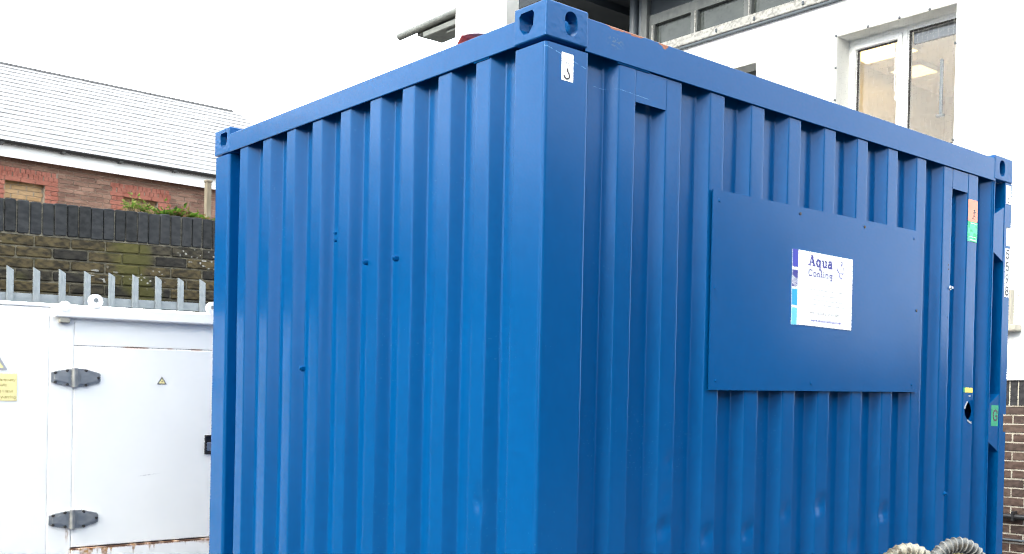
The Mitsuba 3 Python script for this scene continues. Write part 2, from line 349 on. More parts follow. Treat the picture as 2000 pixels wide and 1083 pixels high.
# big window: reveal boards, sash frames, panes, sill
def window(parent, y0, y1, z0, z1, split, name="window"):
    w = newkey(parent + "__" + name); tag(w)
    key = w
    scene_key = key[len(parent) + 2:]
    rx = XB + 0.20
    # frame as a ring with mullion
    ring = mbox(rx, rx + 0.06, y0, y1, z0, z1)
    holes = []
    gl = []
    for (a, b, lo, hi) in split:
        ring -= mbox(rx - .1, rx + .2, a, b, lo, hi)
        gl.append((a, b, lo, hi))
    return key, ring, gl, rx
k, ring, gl, rx = window(wb, 2.363, 3.597, 3.672, 4.902, [(3.055, 3.500, 3.75, 4.79), (2.40, 2.945, 3.75, 4.845)])
wk = add("window", tm(ring), "upvc", wb)
sash = mbox(rx - 0.022, rx - 0.001, 3.005, 3.545, 3.70, 4.835) - mbox(rx - .1, rx + .1, 3.050, 3.503, 3.745, 4.793)
add(wk[len(wb) + 2:] + "__sash", tm(sash), "upvc", wb)
for (a, b, lo, hi) in gl:
    add(wk[len(wb) + 2:] + "__pane", bx(rx + 0.025, rx + 0.0255, a, b, lo, hi) if False else trimesh.Trimesh([(rx + .025, a, lo), (rx + .025, b, lo), (rx + .025, b, hi), (rx + .025, a, hi)], [(0, 2, 1), (0, 3, 2)]), "pane_glass", wb)
    gs = mbox(rx + 0.006, rx + 0.022, a, b, lo, hi) - mbox(rx - .1, rx + .1, a + .012, b - .012, lo + .012, hi - .012)
    add(wk[len(wb) + 2:] + "__gasket", tm(gs), "gasket", wb)
add(wk[len(wb) + 2:] + "__mullion", bx(rx - 0.012, rx - 0.001, 2.958, 3.000, 3.70, 4.87), "upvc", wb)
add(wk[len(wb) + 2:] + "__reveal", cat_([bx(XB + .002, rx, 3.588, 3.597, 3.672, 4.895), bx(XB + .002, rx, 2.363, 3.588, 4.893, 4.902)]), "reveal_board", wb)
add(wk[len(wb) + 2:] + "__sill", cham(XB - 0.045, rx, 2.325, 3.585, 3.635, 3.671, 0.006), "upvc", wb)
add(wk[len(wb) + 2:] + "__sill_end", cham(XB - 0.050, XB - .001, 2.318, 2.3245, 3.628, 3.676, 0.002), "upvc", wb)
# lamps and the room behind the glass
rm = [bx(6.81, 9.6, 1.85, 1.90, 2.9, 5.2), bx(6.81, 9.6, 4.25, 4.30, 2.9, 5.2), bx(9.55, 9.6, 1.901, 4.249, 2.9, 5.2), bx(6.81, 9.549, 1.901, 4.249, 5.08, 5.2), bx(6.81, 9.549, 1.901, 4.249, 2.9, 2.95)]
add("room", cat_(rm), "room_paint", wb)
def downface(x0, x1, y0, y1, z):
    return trimesh.Trimesh([(x0, y0, z), (x1, y0, z), (x1, y1, z), (x0, y1, z)], [(0, 2, 1), (0, 3, 2)])
for (x0, x1, y0, y1, lum, lab) in ((7.20, 7.75, 3.50, 4.10, 0.26, "square warm ceiling lamp seen through the left pane of the lit window"), (8.15, 8.50, 3.72, 4.08, 0.12, "warm ceiling lamp deeper in the room, seen through the right pane of the lit window")):
    lp = thing("ceiling_lamp", lab, "lamp")
    add("housing", tm(mbox(x0 - .02, x1 + .02, y0 - .02, y1 + .02, 5.03, 5.079) - mbox(x0, x1, y0, y1, 5.0, 5.05)), "upvc", lp)
    add("diffuser", downface(x0, x1, y0, y1, 5.036), "upvc", lp, emitter={"type": "area", "radiance": rgb(lum, lum * 0.64, lum * 0.20)})
cord = cat_([cyl((6.80, 3.13, 4.83), (6.80, 3.13, 4.30), 0.006, 6), cyl((6.81, 3.155, 4.83), (6.81, 3.155, 4.36), 0.005, 6), trimesh.creation.icosphere(2, 0.016)])
cord.apply_translation((0, 0, 0))
cd = thing("blind_cord", "pale blind cord hanging behind the left pane of the lit window", "cord")
add("cord", cat_([cyl((6.80, 3.13, 4.83), (6.80, 3.13, 4.30), 0.006, 6), cyl((6.81, 3.155, 4.83), (6.81, 3.155, 4.36), 0.005, 6)]), "white_board", cd)
tas = trimesh.creation.icosphere(2, 0.016); tas.apply_scale((1, 1, 1.6)); tas.apply_translation((6.80, 3.13, 4.29))
add("tassel", tas, "room_paint", cd, smooth=True)
st = thing("wall_bracket", "narrow dark upright bracket behind the right pane of the lit window", "bracket")
add("rail", cham(6.93, 6.95, 2.735, 2.765, 4.10, 4.60, 0.004), "dark_grey_pipe", st)
add("foot", cham(6.915, 6.955, 2.71, 2.79, 4.075, 4.098, 0.004), "grey_frame", st)
add(wk[len(wb) + 2:] + "__blind_box", cham(6.765, 6.80, 2.37, 2.94, 4.735, 4.86, .004), "dark_grey_pipe", wb)
# anti bird net over the window recess with its hooks
cords = []
for y in np.arange(2.40, 3.59, 0.05):
    cords.append(cyl((XB + .03, y, 3.68), (XB + .03, y, 4.89), 0.0006, 4))
for z in np.arange(3.70, 4.89, 0.05):
    cords.append(cyl((XB + .0325, 2.37, z), (XB + .0325, 3.59, z), 0.0005, 4))
add("bird_net", cat_(cords), "net_cord", wb, kind="stuff")
for y, z in [(3.60, 4.90), (3.598, 4.60), (3.598, 4.30), (3.25, 4.905), (2.92, 4.905), (2.62, 4.905), (2.362, 4.55), (2.362, 3.72)]:
    add("net_hook", cham(XB - .012, XB + .004, y - .010, y + .010, z - .011, z + .011, .003), "dark_grey_pipe", wb)

# second window further along
ring = mbox(rx, rx + 0.06, 4.560, 5.695, 3.672, 4.870) - mbox(rx - .1, rx + .2, 4.62, 5.10, 3.75, 4.80) - mbox(rx - .1, rx + .2, 5.16, 5.63, 3.75, 4.80)
wk2 = add("window", tm(ring), "grey_frame", wb)
nm2 = wk2[len(wb) + 2:]
for a, b in ((4.62, 5.10), (5.16, 5.63)):
    add(nm2 + "__pane", bx(rx + .02, rx + .03, a, b, 3.75, 4.80), "wired_glass", wb)
add(nm2 + "__reveal", cat_([bx(XB + .002, rx, 5.688, 5.697, 3.672, 4.86), bx(XB + .002, rx, 4.558, 5.687, 4.863, 4.872)]), "reveal_board", wb)

# ledge and strip of wired panes above it
add("ledge", cham(XB - 0.055, XB + 0.20, 3.022, 6.10, 5.243, 5.338, 0.006), "ledge_stone", wb)
add("ledge_flashing", cham(XB - 0.040, XB + 0.02, 3.022, 6.10, 5.218, 5.2425, 0.003), "dark_grey_pipe", wb)  # dark strip standing in for the shadow line under the ledge
panes = [(5.525, 6.07), (4.79, 5.43), (4.05, 4.69), (3.31, 3.95)]
xs = XB + 0.06
fr = mbox(xs, xs + .07, 3.022, 6.15, 5.340, 5.735)
for a, b in panes:
    fr -= mbox(xs - .1, xs + .2, a, b, 5.352, 5.622)
sk = add("strip_window", tm(fr), "grey_frame", wb)
for a, b in panes:
    add("strip_window__pane", bx(xs + .045, xs + .055, a - .005, b + .005, 5.347, 5.627), "wired_glass", wb)
for a, b in panes:
    add("strip_window__bead", bx(xs - .010, xs - .001, b + .018, b + .034, 5.352, 5.62), "ledge_stone", wb)
for y in (5.9, 5.05, 4.55, 3.95):
    add("net_hook", cham(XB - .068, XB - .056, y - .012, y + .012, 5.265, 5.30, .003), "dark_grey_pipe", wb)
# overhanging dark deck above
add("overhang", tm(mbox(5.95, 12.0, 3.03, 7.72, 6.05, 6.9)), "dark_soffit", wb)
add("overhang", tm(mbox(6.90, 12.0, 7.721, 9.70, 6.05, 6.9)), "dark_soffit", wb)  # unseen extension added to keep daylight out of the recess
for y in (4.4, 5.2, 6.0, 6.8, 7.6):
    add("overhang__rib", bx(5.96, 11.1, y - .03, y + .03, 5.96, 6.049), "dark_soffit", wb)
add("strip_cladding", bx(xs + .02, xs + .10, 3.022, 6.15, 5.736, 6.049), "dark_soffit", wb)
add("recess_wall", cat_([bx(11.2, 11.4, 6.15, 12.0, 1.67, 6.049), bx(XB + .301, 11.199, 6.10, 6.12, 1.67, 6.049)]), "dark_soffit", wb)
# posts at the corner
add("corner_post", tm(rbox(XB + .02, XB + .14, 6.155, 6.245, 1.70, 6.045, .012)), "grey_frame", wb)
add("drainpipe", cyl((XB + .09, 6.30, 1.70), (XB + .09, 6.30, 6.045), 0.035, 18), "dark_grey_pipe", wb, smooth=40)
add("drainpipe", cyl((XB + .09, 6.42, 1.70), (XB + .09, 6.42, 6.045), 0.055, 18), "dark_grey_pipe", wb, smooth=40)
f2 = mbox(7.4, 7.46, 6.50, 7.8, 4.9, 5.60) - mbox(7.3, 7.6, 6.58, 7.12, 4.95, 5.50) - mbox(7.3, 7.6, 7.20, 7.74, 4.95, 5.50)
k3 = add("strip_window", tm(f2), "grey_frame", wb)
for a, b in ((6.58, 7.12), (7.20, 7.74)):
    add(k3[len(wb) + 2:] + "__pane", bx(7.42, 7.43, a, b, 4.95, 5.50), "wired_glass", wb)
# rendered pier
add("pier", bx(XB, XB + 0.36, 8.70, 9.785, 0, 8.6), "white_render", wb)
add("pier_board", bx(XB + 0.004, XB + .365, 8.675, 8.6985, 0, 8.6), "reveal_board", wb)  # added slab; its greyer colour paints the shade on the pier side
add("rear_wall", bx(8.0, 11.199, 9.79, 10.4, 0, 6.9), "white_render", wb)
# eaves with a gutter beyond the pier
gut = cyl((7.45, 9.70, 7.27), (7.45, 12.68, 7.25), 0.055, 16)
add("gutter", cat_([gut, cham(7.50, 7.72, 9.7, 12.25, 7.17, 7.29, .01)]), "eaves_grey", wb, smooth=40)
add("eaves_board", cat_([cham(7.44, 7.80, 9.7, 12.0, 7.075, 7.165, .01), cham(7.50, 7.9, 9.7, 11.45, 7.03, 7.07, .005)]), "eaves_grey", wb)

# louvred vent
vt = add("vent", cham(XB - .06, XB - .001, 1.772, 2.25, 2.112, 2.400, .004), "vent_cream", wb)
sl = []
for i in range(17):
    z = 2.122 + i * 0.0163
    sl.append(xprism(Polygon([(1.790, z), (2.235, z), (2.235, z + .009), (1.790, z + .009)]), XB - .078, XB - .061))
    sl.append(bx(XB - .066, XB - .0605, 1.79, 2.235, z + .009, z + .012))
add("vent__slat", cat_(sl), "vent_cream", wb, kind="stuff")
add("vent__base", cham(XB - .12, XB - .001, 1.70, 2.28, 2.055, 2.108, .006), "vent_cream", wb)
for z in (2.20, 2.345):
    add("wall_fixing", cham(XB - .008, XB - .0005, 1.727, 1.741, z, z + .012, .002), "vent_cream", wb)

# conduits on the brick base
cp = thing("conduit", "black conduit clipped along the brown brick base, upper of the two", "pipe")
add("pipe", cyl((XB - .03, YN, 0.535), (XB - .03, 2.6, 0.545), 0.022, 14), "handle_black", cp, smooth=40)
add("clip", cat_([cham(XB - .062, XB + .008, 1.70, 1.722, 0.505, 0.585, .004)]), "handle_black", cp)
cp2 = thing("conduit", "thin grey conduit along the brown brick base, lower of the two", "pipe")
add("pipe", cyl((XB - .022, YN, 0.345), (XB - .022, 2.6, 0.35), 0.010, 12), "dark_grey_pipe", cp2, smooth=40)
add("clip", cham(XB - .036, XB + .008, 1.55, 1.57, 0.33, 0.368, .003), "dark_grey_pipe", cp2)

# ================================================================ brick house, far left
YH = 17.0
bh = thing("brick_house", "old brick house with pale slate roof and bricked-up arched windows behind the boundary wall", "house")
X0, X1 = -27.0, 8.45
wins = [(2.85 - 1.86 * 4, 3.45 - 1.86 * 4), (2.85 - 1.86 * 3, 3.45 - 1.86 * 3), (2.85 - 1.86 * 2, 3.45 - 1.86 * 2), (2.85 - 1.86, 3.45 - 1.86), (2.85, 3.45), (4.712, 5.310), (6.575, 7.17)]
def arch_poly(a, b, lo, spring, rise):
    m, h = (a + b) / 2, (b - a) / 2
    return Polygon([(a, lo), (b, lo)] + [(m + h * math.cos(t), spring + rise * math.sin(t)) for t in np.linspace(0, math.pi, 13)])
OPEN = unary_union([arch_poly(a, b, 3.2, 4.855, .05) for a, b in wins])
wallp = sbox(X0, 0, X1, 5.30).difference(OPEN)
add("wall", yprism(wallp, YH + .012, YH + .35), "house_mortar", bh)
add("gable", cat_([bx(X0, X0 + .3, YH + .351, YH + 8, 0, 5.3), bx(X1 - .3, X1, YH + .351, YH + 8, 0, 5.3), bx(X0, X1, YH + 8.001, YH + 8.3, 0, 5.3)]), "house_brick_brown", bh)
brown, red = [], []
zt, ci = 5.225, 0
while zt > 3.5:
    z0, z1 = zt - .065, zt
    zm = (z0 + z1) / 2
    blocks = []
    x = X0 + (0.1175 if ci % 2 else 0)
    while x < X1 - .1:
        blocks.append((x, min(x + 0.225, X1))); x += 0.235
    for xa, xb_ in blocks:
        segs = [(xa, xb_)]
        for a, b in wins:                      # split at the dressings
            for e in (a - .20, b + .20):
                segs = [q for s in segs for q in (([(s[0], e - .004), (e + .004, s[1])] if s[0] + .03 < e < s[1] - .03 else [s]))]
        for (p, q) in segs:
            m = (p + q) / 2
            isred = any(a - .20 < m < b + .20 for a, b in wins) and zm < 5.10
            parts = [(p, q)]
            for a, b in wins:
                if z1 < 4.86 + (.03 if a + .08 < m < b - .08 else 0):
                    parts = [t for (u0, u1) in parts for t in ([(u0, min(u1, a - .003)), (max(u0, b + .003), u1)] if u1 > a and u0 < b else [(u0, u1)]) if t[1] - t[0] > .02]
            if not parts: continue
            p, q = parts[0]
            j = rng.uniform(-.003, .003)
            if isred and 4.86 < z0 < 5.10 and any(a - .2 < m < b + .2 for a, b in wins):
                for s in np.arange(p, q - .03, .075):   # voussoirs read as upright bricks
                    red.append(bx(s + .004, min(s + .071, q), YH - .006 + j, YH + .02, z0 - .008, z1 + .002))
            elif isred:
                red.append(bx(p, q, YH - .006 + j, YH + .02, z0, z1))
            else:
                brown.append(bx(p, q, YH + j, YH + .02, z0, z1))
    zt -= 0.075; ci += 1
add("brickwork", cat_(brown), "house_brick_brown", bh, kind="stuff")
add("brickwork", cat_(red), "house_brick_red", bh, kind="stuff", label="red brick dressings round the blind windows")
for wi, (a, b) in enumerate(wins):
    pn = add("blind_window", bx(a, b, YH + .115, YH + .30, 3.2, 4.95), "house_mortar", bh, label="arched window bricked up in buff brick")
    bl = []
    for r_ in range(22):
        z = 4.89 - .075 * r_
        x = a - (0.11 if r_ % 2 else 0)
        while x < b:
            p, q = max(x, a + .004), min(x + .215, b - .004)
            if q - p > .03: bl.append(bx(p, q, YH + .10 + rng.uniform(-.003, .003), YH + .12, z - .065, z))
            x += .235
    add(pn[len(bh) + 2:] + "__brickwork", cat_(bl), "house_brick_buff", bh, kind="stuff")
# eaves, gutter, roof
add("fascia", bx(X0 - .1, X1 + .1, YH - .155, YH - .13, 5.20, 5.43), "white_board", bh)
add("soffit", bx(X0 - .1, X1 + .1, YH - .129, YH + .011, 5.225, 5.25), "white_board", bh)
gpts = Polygon([(math.cos(t) * .055, math.sin(t) * .055) for t in np.linspace(math.pi, 2 * math.pi, 13)])
gm = xprism(gpts, X0 - .15, X1 + .15); gm.apply_translation((0, YH - .215, 5.445))
add("gutter", gm, "black_gutter", bh)
gb = []
for x in np.arange(X0 + .3, X1, .92):
    gb.append(cham(x - .03, x + .03, YH - .275, YH - .161, 5.375, 5.405, .004))
add("gutter_bracket", cat_(gb), "black_gutter", bh, kind="stuff")
EY, EZ, RY, RZZ = YH - .20, 5.42, YH + 4.0, 7.78
sl_len = math.hypot(RY - EY, RZZ - EZ); ang = math.atan2(RZZ - EZ, RY - EY)
deck = xprism(Polygon([(EY + .03, EZ - .01), (RY, RZZ - .03), (2 * RY - EY, EZ - .03), (2 * RY - EY, EZ - .12), (RY, RZZ - .12), (EY + .2, EZ - .02), (EY + .03, EZ - .02)]), X0 - .1, X1 + .1)
rf = add("roof", deck, "ridge_tile", bh)
slates = []
n_c = 19
exp = sl_len / n_c
for c in range(n_c):
    s0 = c * exp
    x = X0 - .12 + (0.15 if c % 2 else 0)
    while x < X1 + .1:
        x1_ = min(x + .297, X1 + .12)
        b = bx(x, x1_, 0, exp * 1.25, 0, .016)
        b.apply_transform(trimesh.transformations.rotation_matrix(ang - .042 + rng.uniform(-.002, .002), (1, 0, 0)))
        b.apply_translation((0, EY + s0 * math.cos(ang), EZ + s0 * math.sin(ang) + .017 + rng.uniform(-.002, .003)))
        slates.append(b); x += .30
add("roof__slate", cat_(slates), "slate", bh, kind="stuff")
rt = []
for x in np.arange(X0 - .12, X1 - .3, .45):
    rt.append(cyl((x, RY, RZZ - .02), (min(x + .44, X1 + .02), RY, RZZ - .02), .07, 10))
add("roof__ridge_tile", cat_(rt), "ridge_tile", bh, kind="stuff")

# ================================================================ old boundary wall with blue copings
YW, TW = 5.20, 0.0355
WT = climb(TW)     # the wall climbs to the right
ow = thing("boundary_wall", "old dark mossy brick boundary wall topped with upright blue-grey coping bricks", "wall")
add("core", bx(-7.0, 4.5, YW + .012, YW + .32, -0.4, 2.388), "old_mortar", ow, to=WT)
oldp = [brick_proto(0.216, 0.10, 0.064, .006), brick_proto(0.214, 0.10, 0.063, .007), brick_proto(0.217, 0.10, 0.065, .005), brick_proto(0.105, 0.10, 0.064, .006)]
rest = []
for k in range(31):
    z = 2.3535 - .0748 * k
    x = -6.9 + (0.113 if k % 2 else 0.0)
    row_hdr = False
    while x < 4.4:
        if -0.75 < x < 1.55 and k < 11:
            add("brick", rng.choice(oldp[:3]), rng.choice(["old_brick_dark", "old_brick_brown", "old_brick_brown", "old_brick_black"]), ow,
                to=WT @ T().translate([x, YW + rng.uniform(-.003, .003), z + rng.uniform(-.0015, .0015)]) @ T().rotate([0, 1, 0], rng.uniform(-.7, .7)))
        else:
            j = rng.uniform(-.002, .002)
            rest.append(bx(x - .107, x + .107, YW + j, YW + .05, z - .032, z + .032))
        x += .226
add("brickwork", cat_(rest), "old_brick_dark", ow, to=WT, kind="stuff")
add("coping_bed", bx(-7.0, 4.5, YW + .010, YW + .30, 2.389, 2.600), "coping_mortar", ow, to=WT)
copp = [mikit.ply(cham(-.0335, .0335, 0, .31, 0, .212, .005), "coping_blue"), mikit.ply(cham(-.034, .034, 0, .31, 0, .214, .007), "coping_blue"), mikit.ply(cham(-.0375, .036, 0, .31, 0, .211, .004), "coping_blue")]
cr = []
x = -6.95
while x < 4.45:
    if -0.75 < x < 1.55:
        add("coping_brick", rng.choice(copp), rng.choice(["coping_blue", "coping_blue", "coping_blue_dark"]), ow, to=WT @ T().translate([x, YW - .006 + rng.uniform(-.004, .004), 2.398 + rng.uniform(-.003, .004)]) @ T().rotate([0, 1, 0], rng.uniform(-.8, .8)))
    else:
        cr.append(bx(x - .034, x + .034, YW - .006, YW + .305, 2.398, 2.610))
    x += .0772
add("coping_row", cat_(cr), "coping_blue", ow, to=WT, kind="stuff")

# weeds behind the coping and a stake
def leaf(L, W, curl):
    """a small folded leaf along +x, base at origin"""
    v = [(0, 0, 0), (L * .3, W * .42, curl * .3), (L * .65, W * .4, curl * .8), (L, 0, curl * 1.6), (L * .65, -W * .4, curl * .8), (L * .3, -W * .42, curl * .3), (L * .3, 0, curl * .3 - W * .12), (L * .65, 0, curl * .8 - W * .12)]
    f = [(0, 6, 1), (1, 6, 7), (1, 7, 2), (2, 7, 3), (0, 5, 6), (5, 4, 6), (6, 4, 7), (4, 3, 7)]
    return trimesh.Trimesh(v, f, process=False)
def plant(key, spots, mats, n, size):
    leaves = {m: [] for m in mats}
    stems = []
    for (x, y, z, rx_, rz_) in spots:
        for i in range(n):
            a, e = rng.uniform(0, 2 * math.pi), rng.uniform(-.3, 1.2)
            r = rng.random() ** .6
            p = np.array([x + rx_ * r * math.cos(a) * math.cos(e), y + rx_ * .6 * r * math.sin(a) * math.cos(e), z + rz_ * r * math.sin(e)])
            l = leaf(size * rng.uniform(.6, 1.3), size * rng.uniform(.4, .75), rng.uniform(-.25, .15) * size)
            l.apply_transform(trimesh.transformations.euler_matrix(rng.uniform(-.8, .8), rng.uniform(-.9, .3), a + rng.uniform(-.7, .7)))
            l.apply_translation(p)
            leaves[rng.choice(mats)].append(l)
            if i % 3 == 0:
                stems.append(cyl((x + rng.uniform(-.02, .02), y, z - .12), tuple(p), .0025, 5))
        for q in range(1):       # stray shoots with a few leaves each
            h_ = rz_ * rng.uniform(1.3, 1.9); lx, ly = rng.uniform(-.06, .06), rng.uniform(-.04, .04)
            stems.append(cyl((x, y, z), (x + lx, y + ly, z + h_), .002, 5))
            for t in (.55, .75, .95, 1.0):
                l = leaf(size * rng.uniform(.6, .9), size * .45, .1 * size)
                l.apply_transform(trimesh.transformations.euler_matrix(rng.uniform(-.5, .5), rng.uniform(-.9, -.1), rng.uniform(0, 6.28)))
                l.apply_translation((x + lx * t, y + ly * t, z + h_ * t)); leaves[rng.choice(mats)].append(l)
    add("stem", cat_(stems), "stem_brown", key)
    for m in mats:
        if leaves[m]: add("foliage", cat_(leaves[m]), m, key)
w1 = thing("weed", "green leafy weed growing behind the coping at the right end of the boundary wall", "plant")
plant(w1, [(.965, 5.52, 2.672, .05, .04), (1.03, 5.52, 2.70, .07, .065), (1.12, 5.53, 2.695, .08, .06), (1.20, 5.55, 2.685, .09, .045), (1.30, 5.53, 2.685, .10, .035)], ["leaf_green", "leaf_green", "leaf_dark", "leaf_bud"], 50, .05)
w2 = thing("weed", "pale blurred weed behind the coping in front of the second arched window", "plant")
plant(w2, [(0.98, 6.2, 2.83, .08, .06), (1.06, 6.25, 2.845, .09, .055), (1.13, 6.2, 2.80, .06, .05)], ["leaf_pale", "leaf_pale", "leaf_green"], 36, .045)
w3 = thing("weed", "low dry moss tuft on the coping behind the middle palisade pales", "plant")
plant(w3, [(0.42, 5.50, 2.625, .09, .018), (.30, 5.5, 2.622, .06, .012)], ["leaf_bud"], 26, .022)
sk_ = thing("stake", "grey weathered timber stake standing behind the boundary wall beside the blue container", "post")
add("shaft", cham(1.655, 1.700, 6.40, 6.45, 0, 3.165, .006), "timber_grey", sk_)
add("cap", cham(1.650, 1.705, 6.395, 6.455, 3.166, 3.185, .004), "timber_grey", sk_)

# ================================================================ palisade fence
YP, TP = 4.90, 0.027
PT = climb(TP)
pf = thing("palisade_fence", "galvanised steel palisade fence with angled pale tops in front of the old brick wall", "fence")
rail = Polygon([(0, 0), (-.045, 0), (-.045, .006), (-.006, .006), (-.006, .052), (0, .052)])
for z in (1.928, 0.35):
    m = xprism(Polygon([(YP + .05, z), (YP, z), (YP, z + .055), (YP + .006, z + .055), (YP + .006, z + .006), (YP + .05, z + .006)]), -5.0, 4.2)
    add("rail", m, "galvanised", pf, to=PT)
# a pale: folded W section with a slanted top
prof = [(-.021, .010), (-.019, .001), (-.012, 0), (0, .0015), (.012, 0), (.019, .001), (.021, .010)]
pts2 = prof + [(a, b + .003) for a, b in prof[::-1]]
pale = vprism(Polygon(pts2).buffer(0), 0.05, 2.148)
v = pale.vertices.copy(); top = v[:, 2] > 2
v[top, 2] -= .026 * (v[top, 0] + .021) / .042
pale.vertices = v
pale_d = mikit.ply(pale, "galvanised")
for i in range(-28, 26):
    x = -0.233 + i * .1535
    if -4.9 < x < 4.1:
        add("pale", pale_d, "galvanised", pf, to=PT @ T().translate([x, YP - .0165, 0]))
for x in (-4.4, -1.65, 1.65, 4.1):
    add("post", tm(mbox(x, x + .05, YP + .056, YP + .15, -.2, 2.02)), "galvanised", pf, to=PT)

# ================================================================ white generator enclosure
YE, TE = 3.40, 0.020
ET = climb(TE)
en = thing("generator_enclosure", "white steel generator enclosure with hinged door and rust below it, left of the blue container", "generator")
W = "white_enclosure_paint"
def E(name, mesh, mat=W, **k): return add(name, mesh, mat, en, to=ET, **k)
E("body", bx(-.885, 2.39, YE + .016, 4.55, 0.10, 1.790), "inner_primer")
E("roof", tm(rbox(-.90, 2.40, YE - .004, 4.565, 1.7905, 1.812, .006)))
E("front_panel", tm(rbox(-.90, -.4365, YE, YE + .03, .10, 1.789, .004)))
E("corner_strip", tm(rbox(-.435, -.3165, YE - .001, YE + .03, .10, 1.789, .004)))
E("header_panel", tm(rbox(-.3145, 2.40, YE - .001, YE + .03, 1.6015, 1.789, .004)))
dk = E("door", tm(rbox(-.3145, .82, YE - .002, YE + .03, .551, 1.599, .005)), label="white hinged door with rust along its lower edge")
E("lower_panel", tm(rbox(-.3145, 2.40, YE - .012, YE + .03, .10, .5455, .004)))
E("door", tm(rbox(.824, 2.40, YE - .002, YE + .03, .551, 1.599, .005)))
E("side_panel", tm(rbox(-.905, -.886, YE + .031, 4.55, .10, 1.789, .004)))
E("base", bx(-.86, 2.38, YE + .05, 4.5, 0.0, .099), "inner_primer")
E("top_rail", tm(rbox(-.423, 2.40, YE - .036, YE - .0045, 1.741, 1.806, .010)))
E("rail_bracket", cham(-.395, -.345, YE - .03, YE - .002, 1.715, 1.7405, .003), "vent_cream")
for x, r in ((-.372, .026), (-.222, .036), (.408, .036), (1.6, .036)):
    ring = yprism(Point(x, 1.835 if r > .03 else 1.808).buffer(r, 20).difference(Point(x, 1.838).buffer(.0115, 10)) if r > .03 else Point(x, 1.800).buffer(r, 20), YE - .040, YE - .020)
    E("lifting_eye", ring)
    if r > .03:
        E("lifting_eye__bush", yprism(Point(x, 1.838).buffer(.0112, 12).difference(Point(x, 1.838).buffer(.005, 10)), YE - .038, YE - .022), "galvanised")
for zc in (1.434, 0.699):
    lf = Polygon([(-.4275, zc - .024), (-.395, zc - .034), (-.340, zc - .044), (-.329, zc - .044), (-.329, zc + .044), (-.340, zc + .044), (-.395, zc + .034), (-.4275, zc + .024)]).buffer(-.003).buffer(.003)
    rg = Polygon([(-.300, zc - .046), (-.265, zc - .046), (-.192, zc - .026), (-.184, zc - .018), (-.184, zc + .018), (-.192, zc + .026), (-.265, zc + .046), (-.300, zc + .046)]).buffer(-.003).buffer(.003)
    h = E("hinge", cat_([yprism(lf, YE - .010, YE - .003), yprism(rg, YE - .010, YE - .003),
                         yprism(lf.buffer(-.016), YE - .016, YE - .0095), yprism(rg.buffer(-.014), YE - .016, YE - .0095),
                         cyl((-.3145, YE - .014, zc - .049), (-.3145, YE - .014, zc + .049), .0145, 16)]), "hinge_metal", smooth=30)
    hn = h[len(en) + 2:]
    for bxx, bz in ((-.408, .024), (-.408, -.024), (-.350, .036), (-.350, -.036), (-.258, .038), (-.258, -.038), (-.196, 0)):
        E(hn + "__bolt", cyl((bxx, YE - .019, zc + bz), (bxx, YE - .0095, zc + bz), .0072, 8), "dark_bolt")
hd = E("door_handle", tm(rbox(.386, .52, YE - .012, YE - .0025, 1.018, 1.125, .004) - mbox(.395, .51, YE - .1, YE - .006, 1.032, 1.115)), "handle_black")
E("door_handle__paddle", cham(.400, .505, YE - .0075, YE - .004, 1.036, 1.085, .001), "bright_steel")

ws = thing("warning_sign", "yellow rectangular warning sign with small print at the left frame edge on the white enclosure", "sign")
add("plate", tm(rbox(-.86, -.586, YE - .004, YE - .001, 1.312, 1.450, .0014, 8)), "pale_yellow", ws, to=ET)
lt = []
for s, xr, z in (("This machinery", -.594, 1.411), ("has automatic", -.632, 1.385), ("can start", -.603, 1.354), ("without warning", -.592, 1.325)):
    lt.append(text_on(s, .0135, xr, YE - .0041, z, .0008, False, "right"))
add("lettering", cat_(lt), "ochre_ink", ws, to=ET)
tri = thing("hazard_sign", "large yellow warning triangle cut by the left frame edge above the yellow sign", "sign")
tp = Polygon([(-.78, 1.467), (-.632, 1.467), (-.706, 1.595)])
add("plate", yprism(tp.buffer(-.012).buffer(.004), YE - .003, YE - .001), "pale_yellow", tri, to=ET)
add("border", yprism(tp.buffer(.001).difference(tp.buffer(-.009)), YE - .0036, YE - .0008), "faint_ink", tri, to=ET)
tri2 = thing("hazard_sign", "tiny yellow electrical hazard triangle stuck on the white enclosure door", "sign")
tp = Polygon([(.1165, 1.4065), (.1675, 1.4065), (.142, 1.4475)])
add("plate", yprism(tp.buffer(-.0055).buffer(.001), YE - .0045, YE - .0021), "pale_yellow", tri2, to=ET)
add("border", yprism(tp.buffer(.0005).difference(tp.buffer(-.0045)), YE - .005, YE - .0021), "grey_ink", tri2, to=ET)
bolt = Polygon([(.1445, 1.432), (.138, 1.420), (.1418, 1.420), (.1395, 1.4105), (.1465, 1.4225), (.1428, 1.4225)])
add("bolt_symbol", yprism(bolt, YE - .005, YE - .0044), "black_ink", tri2, to=ET)

# ================================================================ blue shipping container
H, L, Wd = 2.591, 2.991, 2.438
sc = thing("shipping_container", "blue ten foot steel shipping container with corrugated walls, filling the middle of the yard", "container")
B = "blue_paint"
def C(name, mesh, mat=B, **k): return add(name, mesh, mat, sc, **k)

def rounded(poly_pts, r=0.005, n=3):
    """polyline with each corner replaced by a small arc"""
    out = [poly_pts[0]]
    for a, b, c in zip(poly_pts[:-2], poly_pts[1:-1], poly_pts[2:]):
        a, b, c = map(np.array, (a, b, c))
        u, v = (a - b) / np.linalg.norm(a - b), (c - b) / np.linalg.norm(c - b)
        p, q = b + u * r, b + v * r
        for t in np.linspace(0, 1, n + 1):
            out.append(tuple((1 - t) ** 2 * p + 2 * t * (1 - t) * b + t * t * q))
    out.append(poly_pts[-1])
    return out

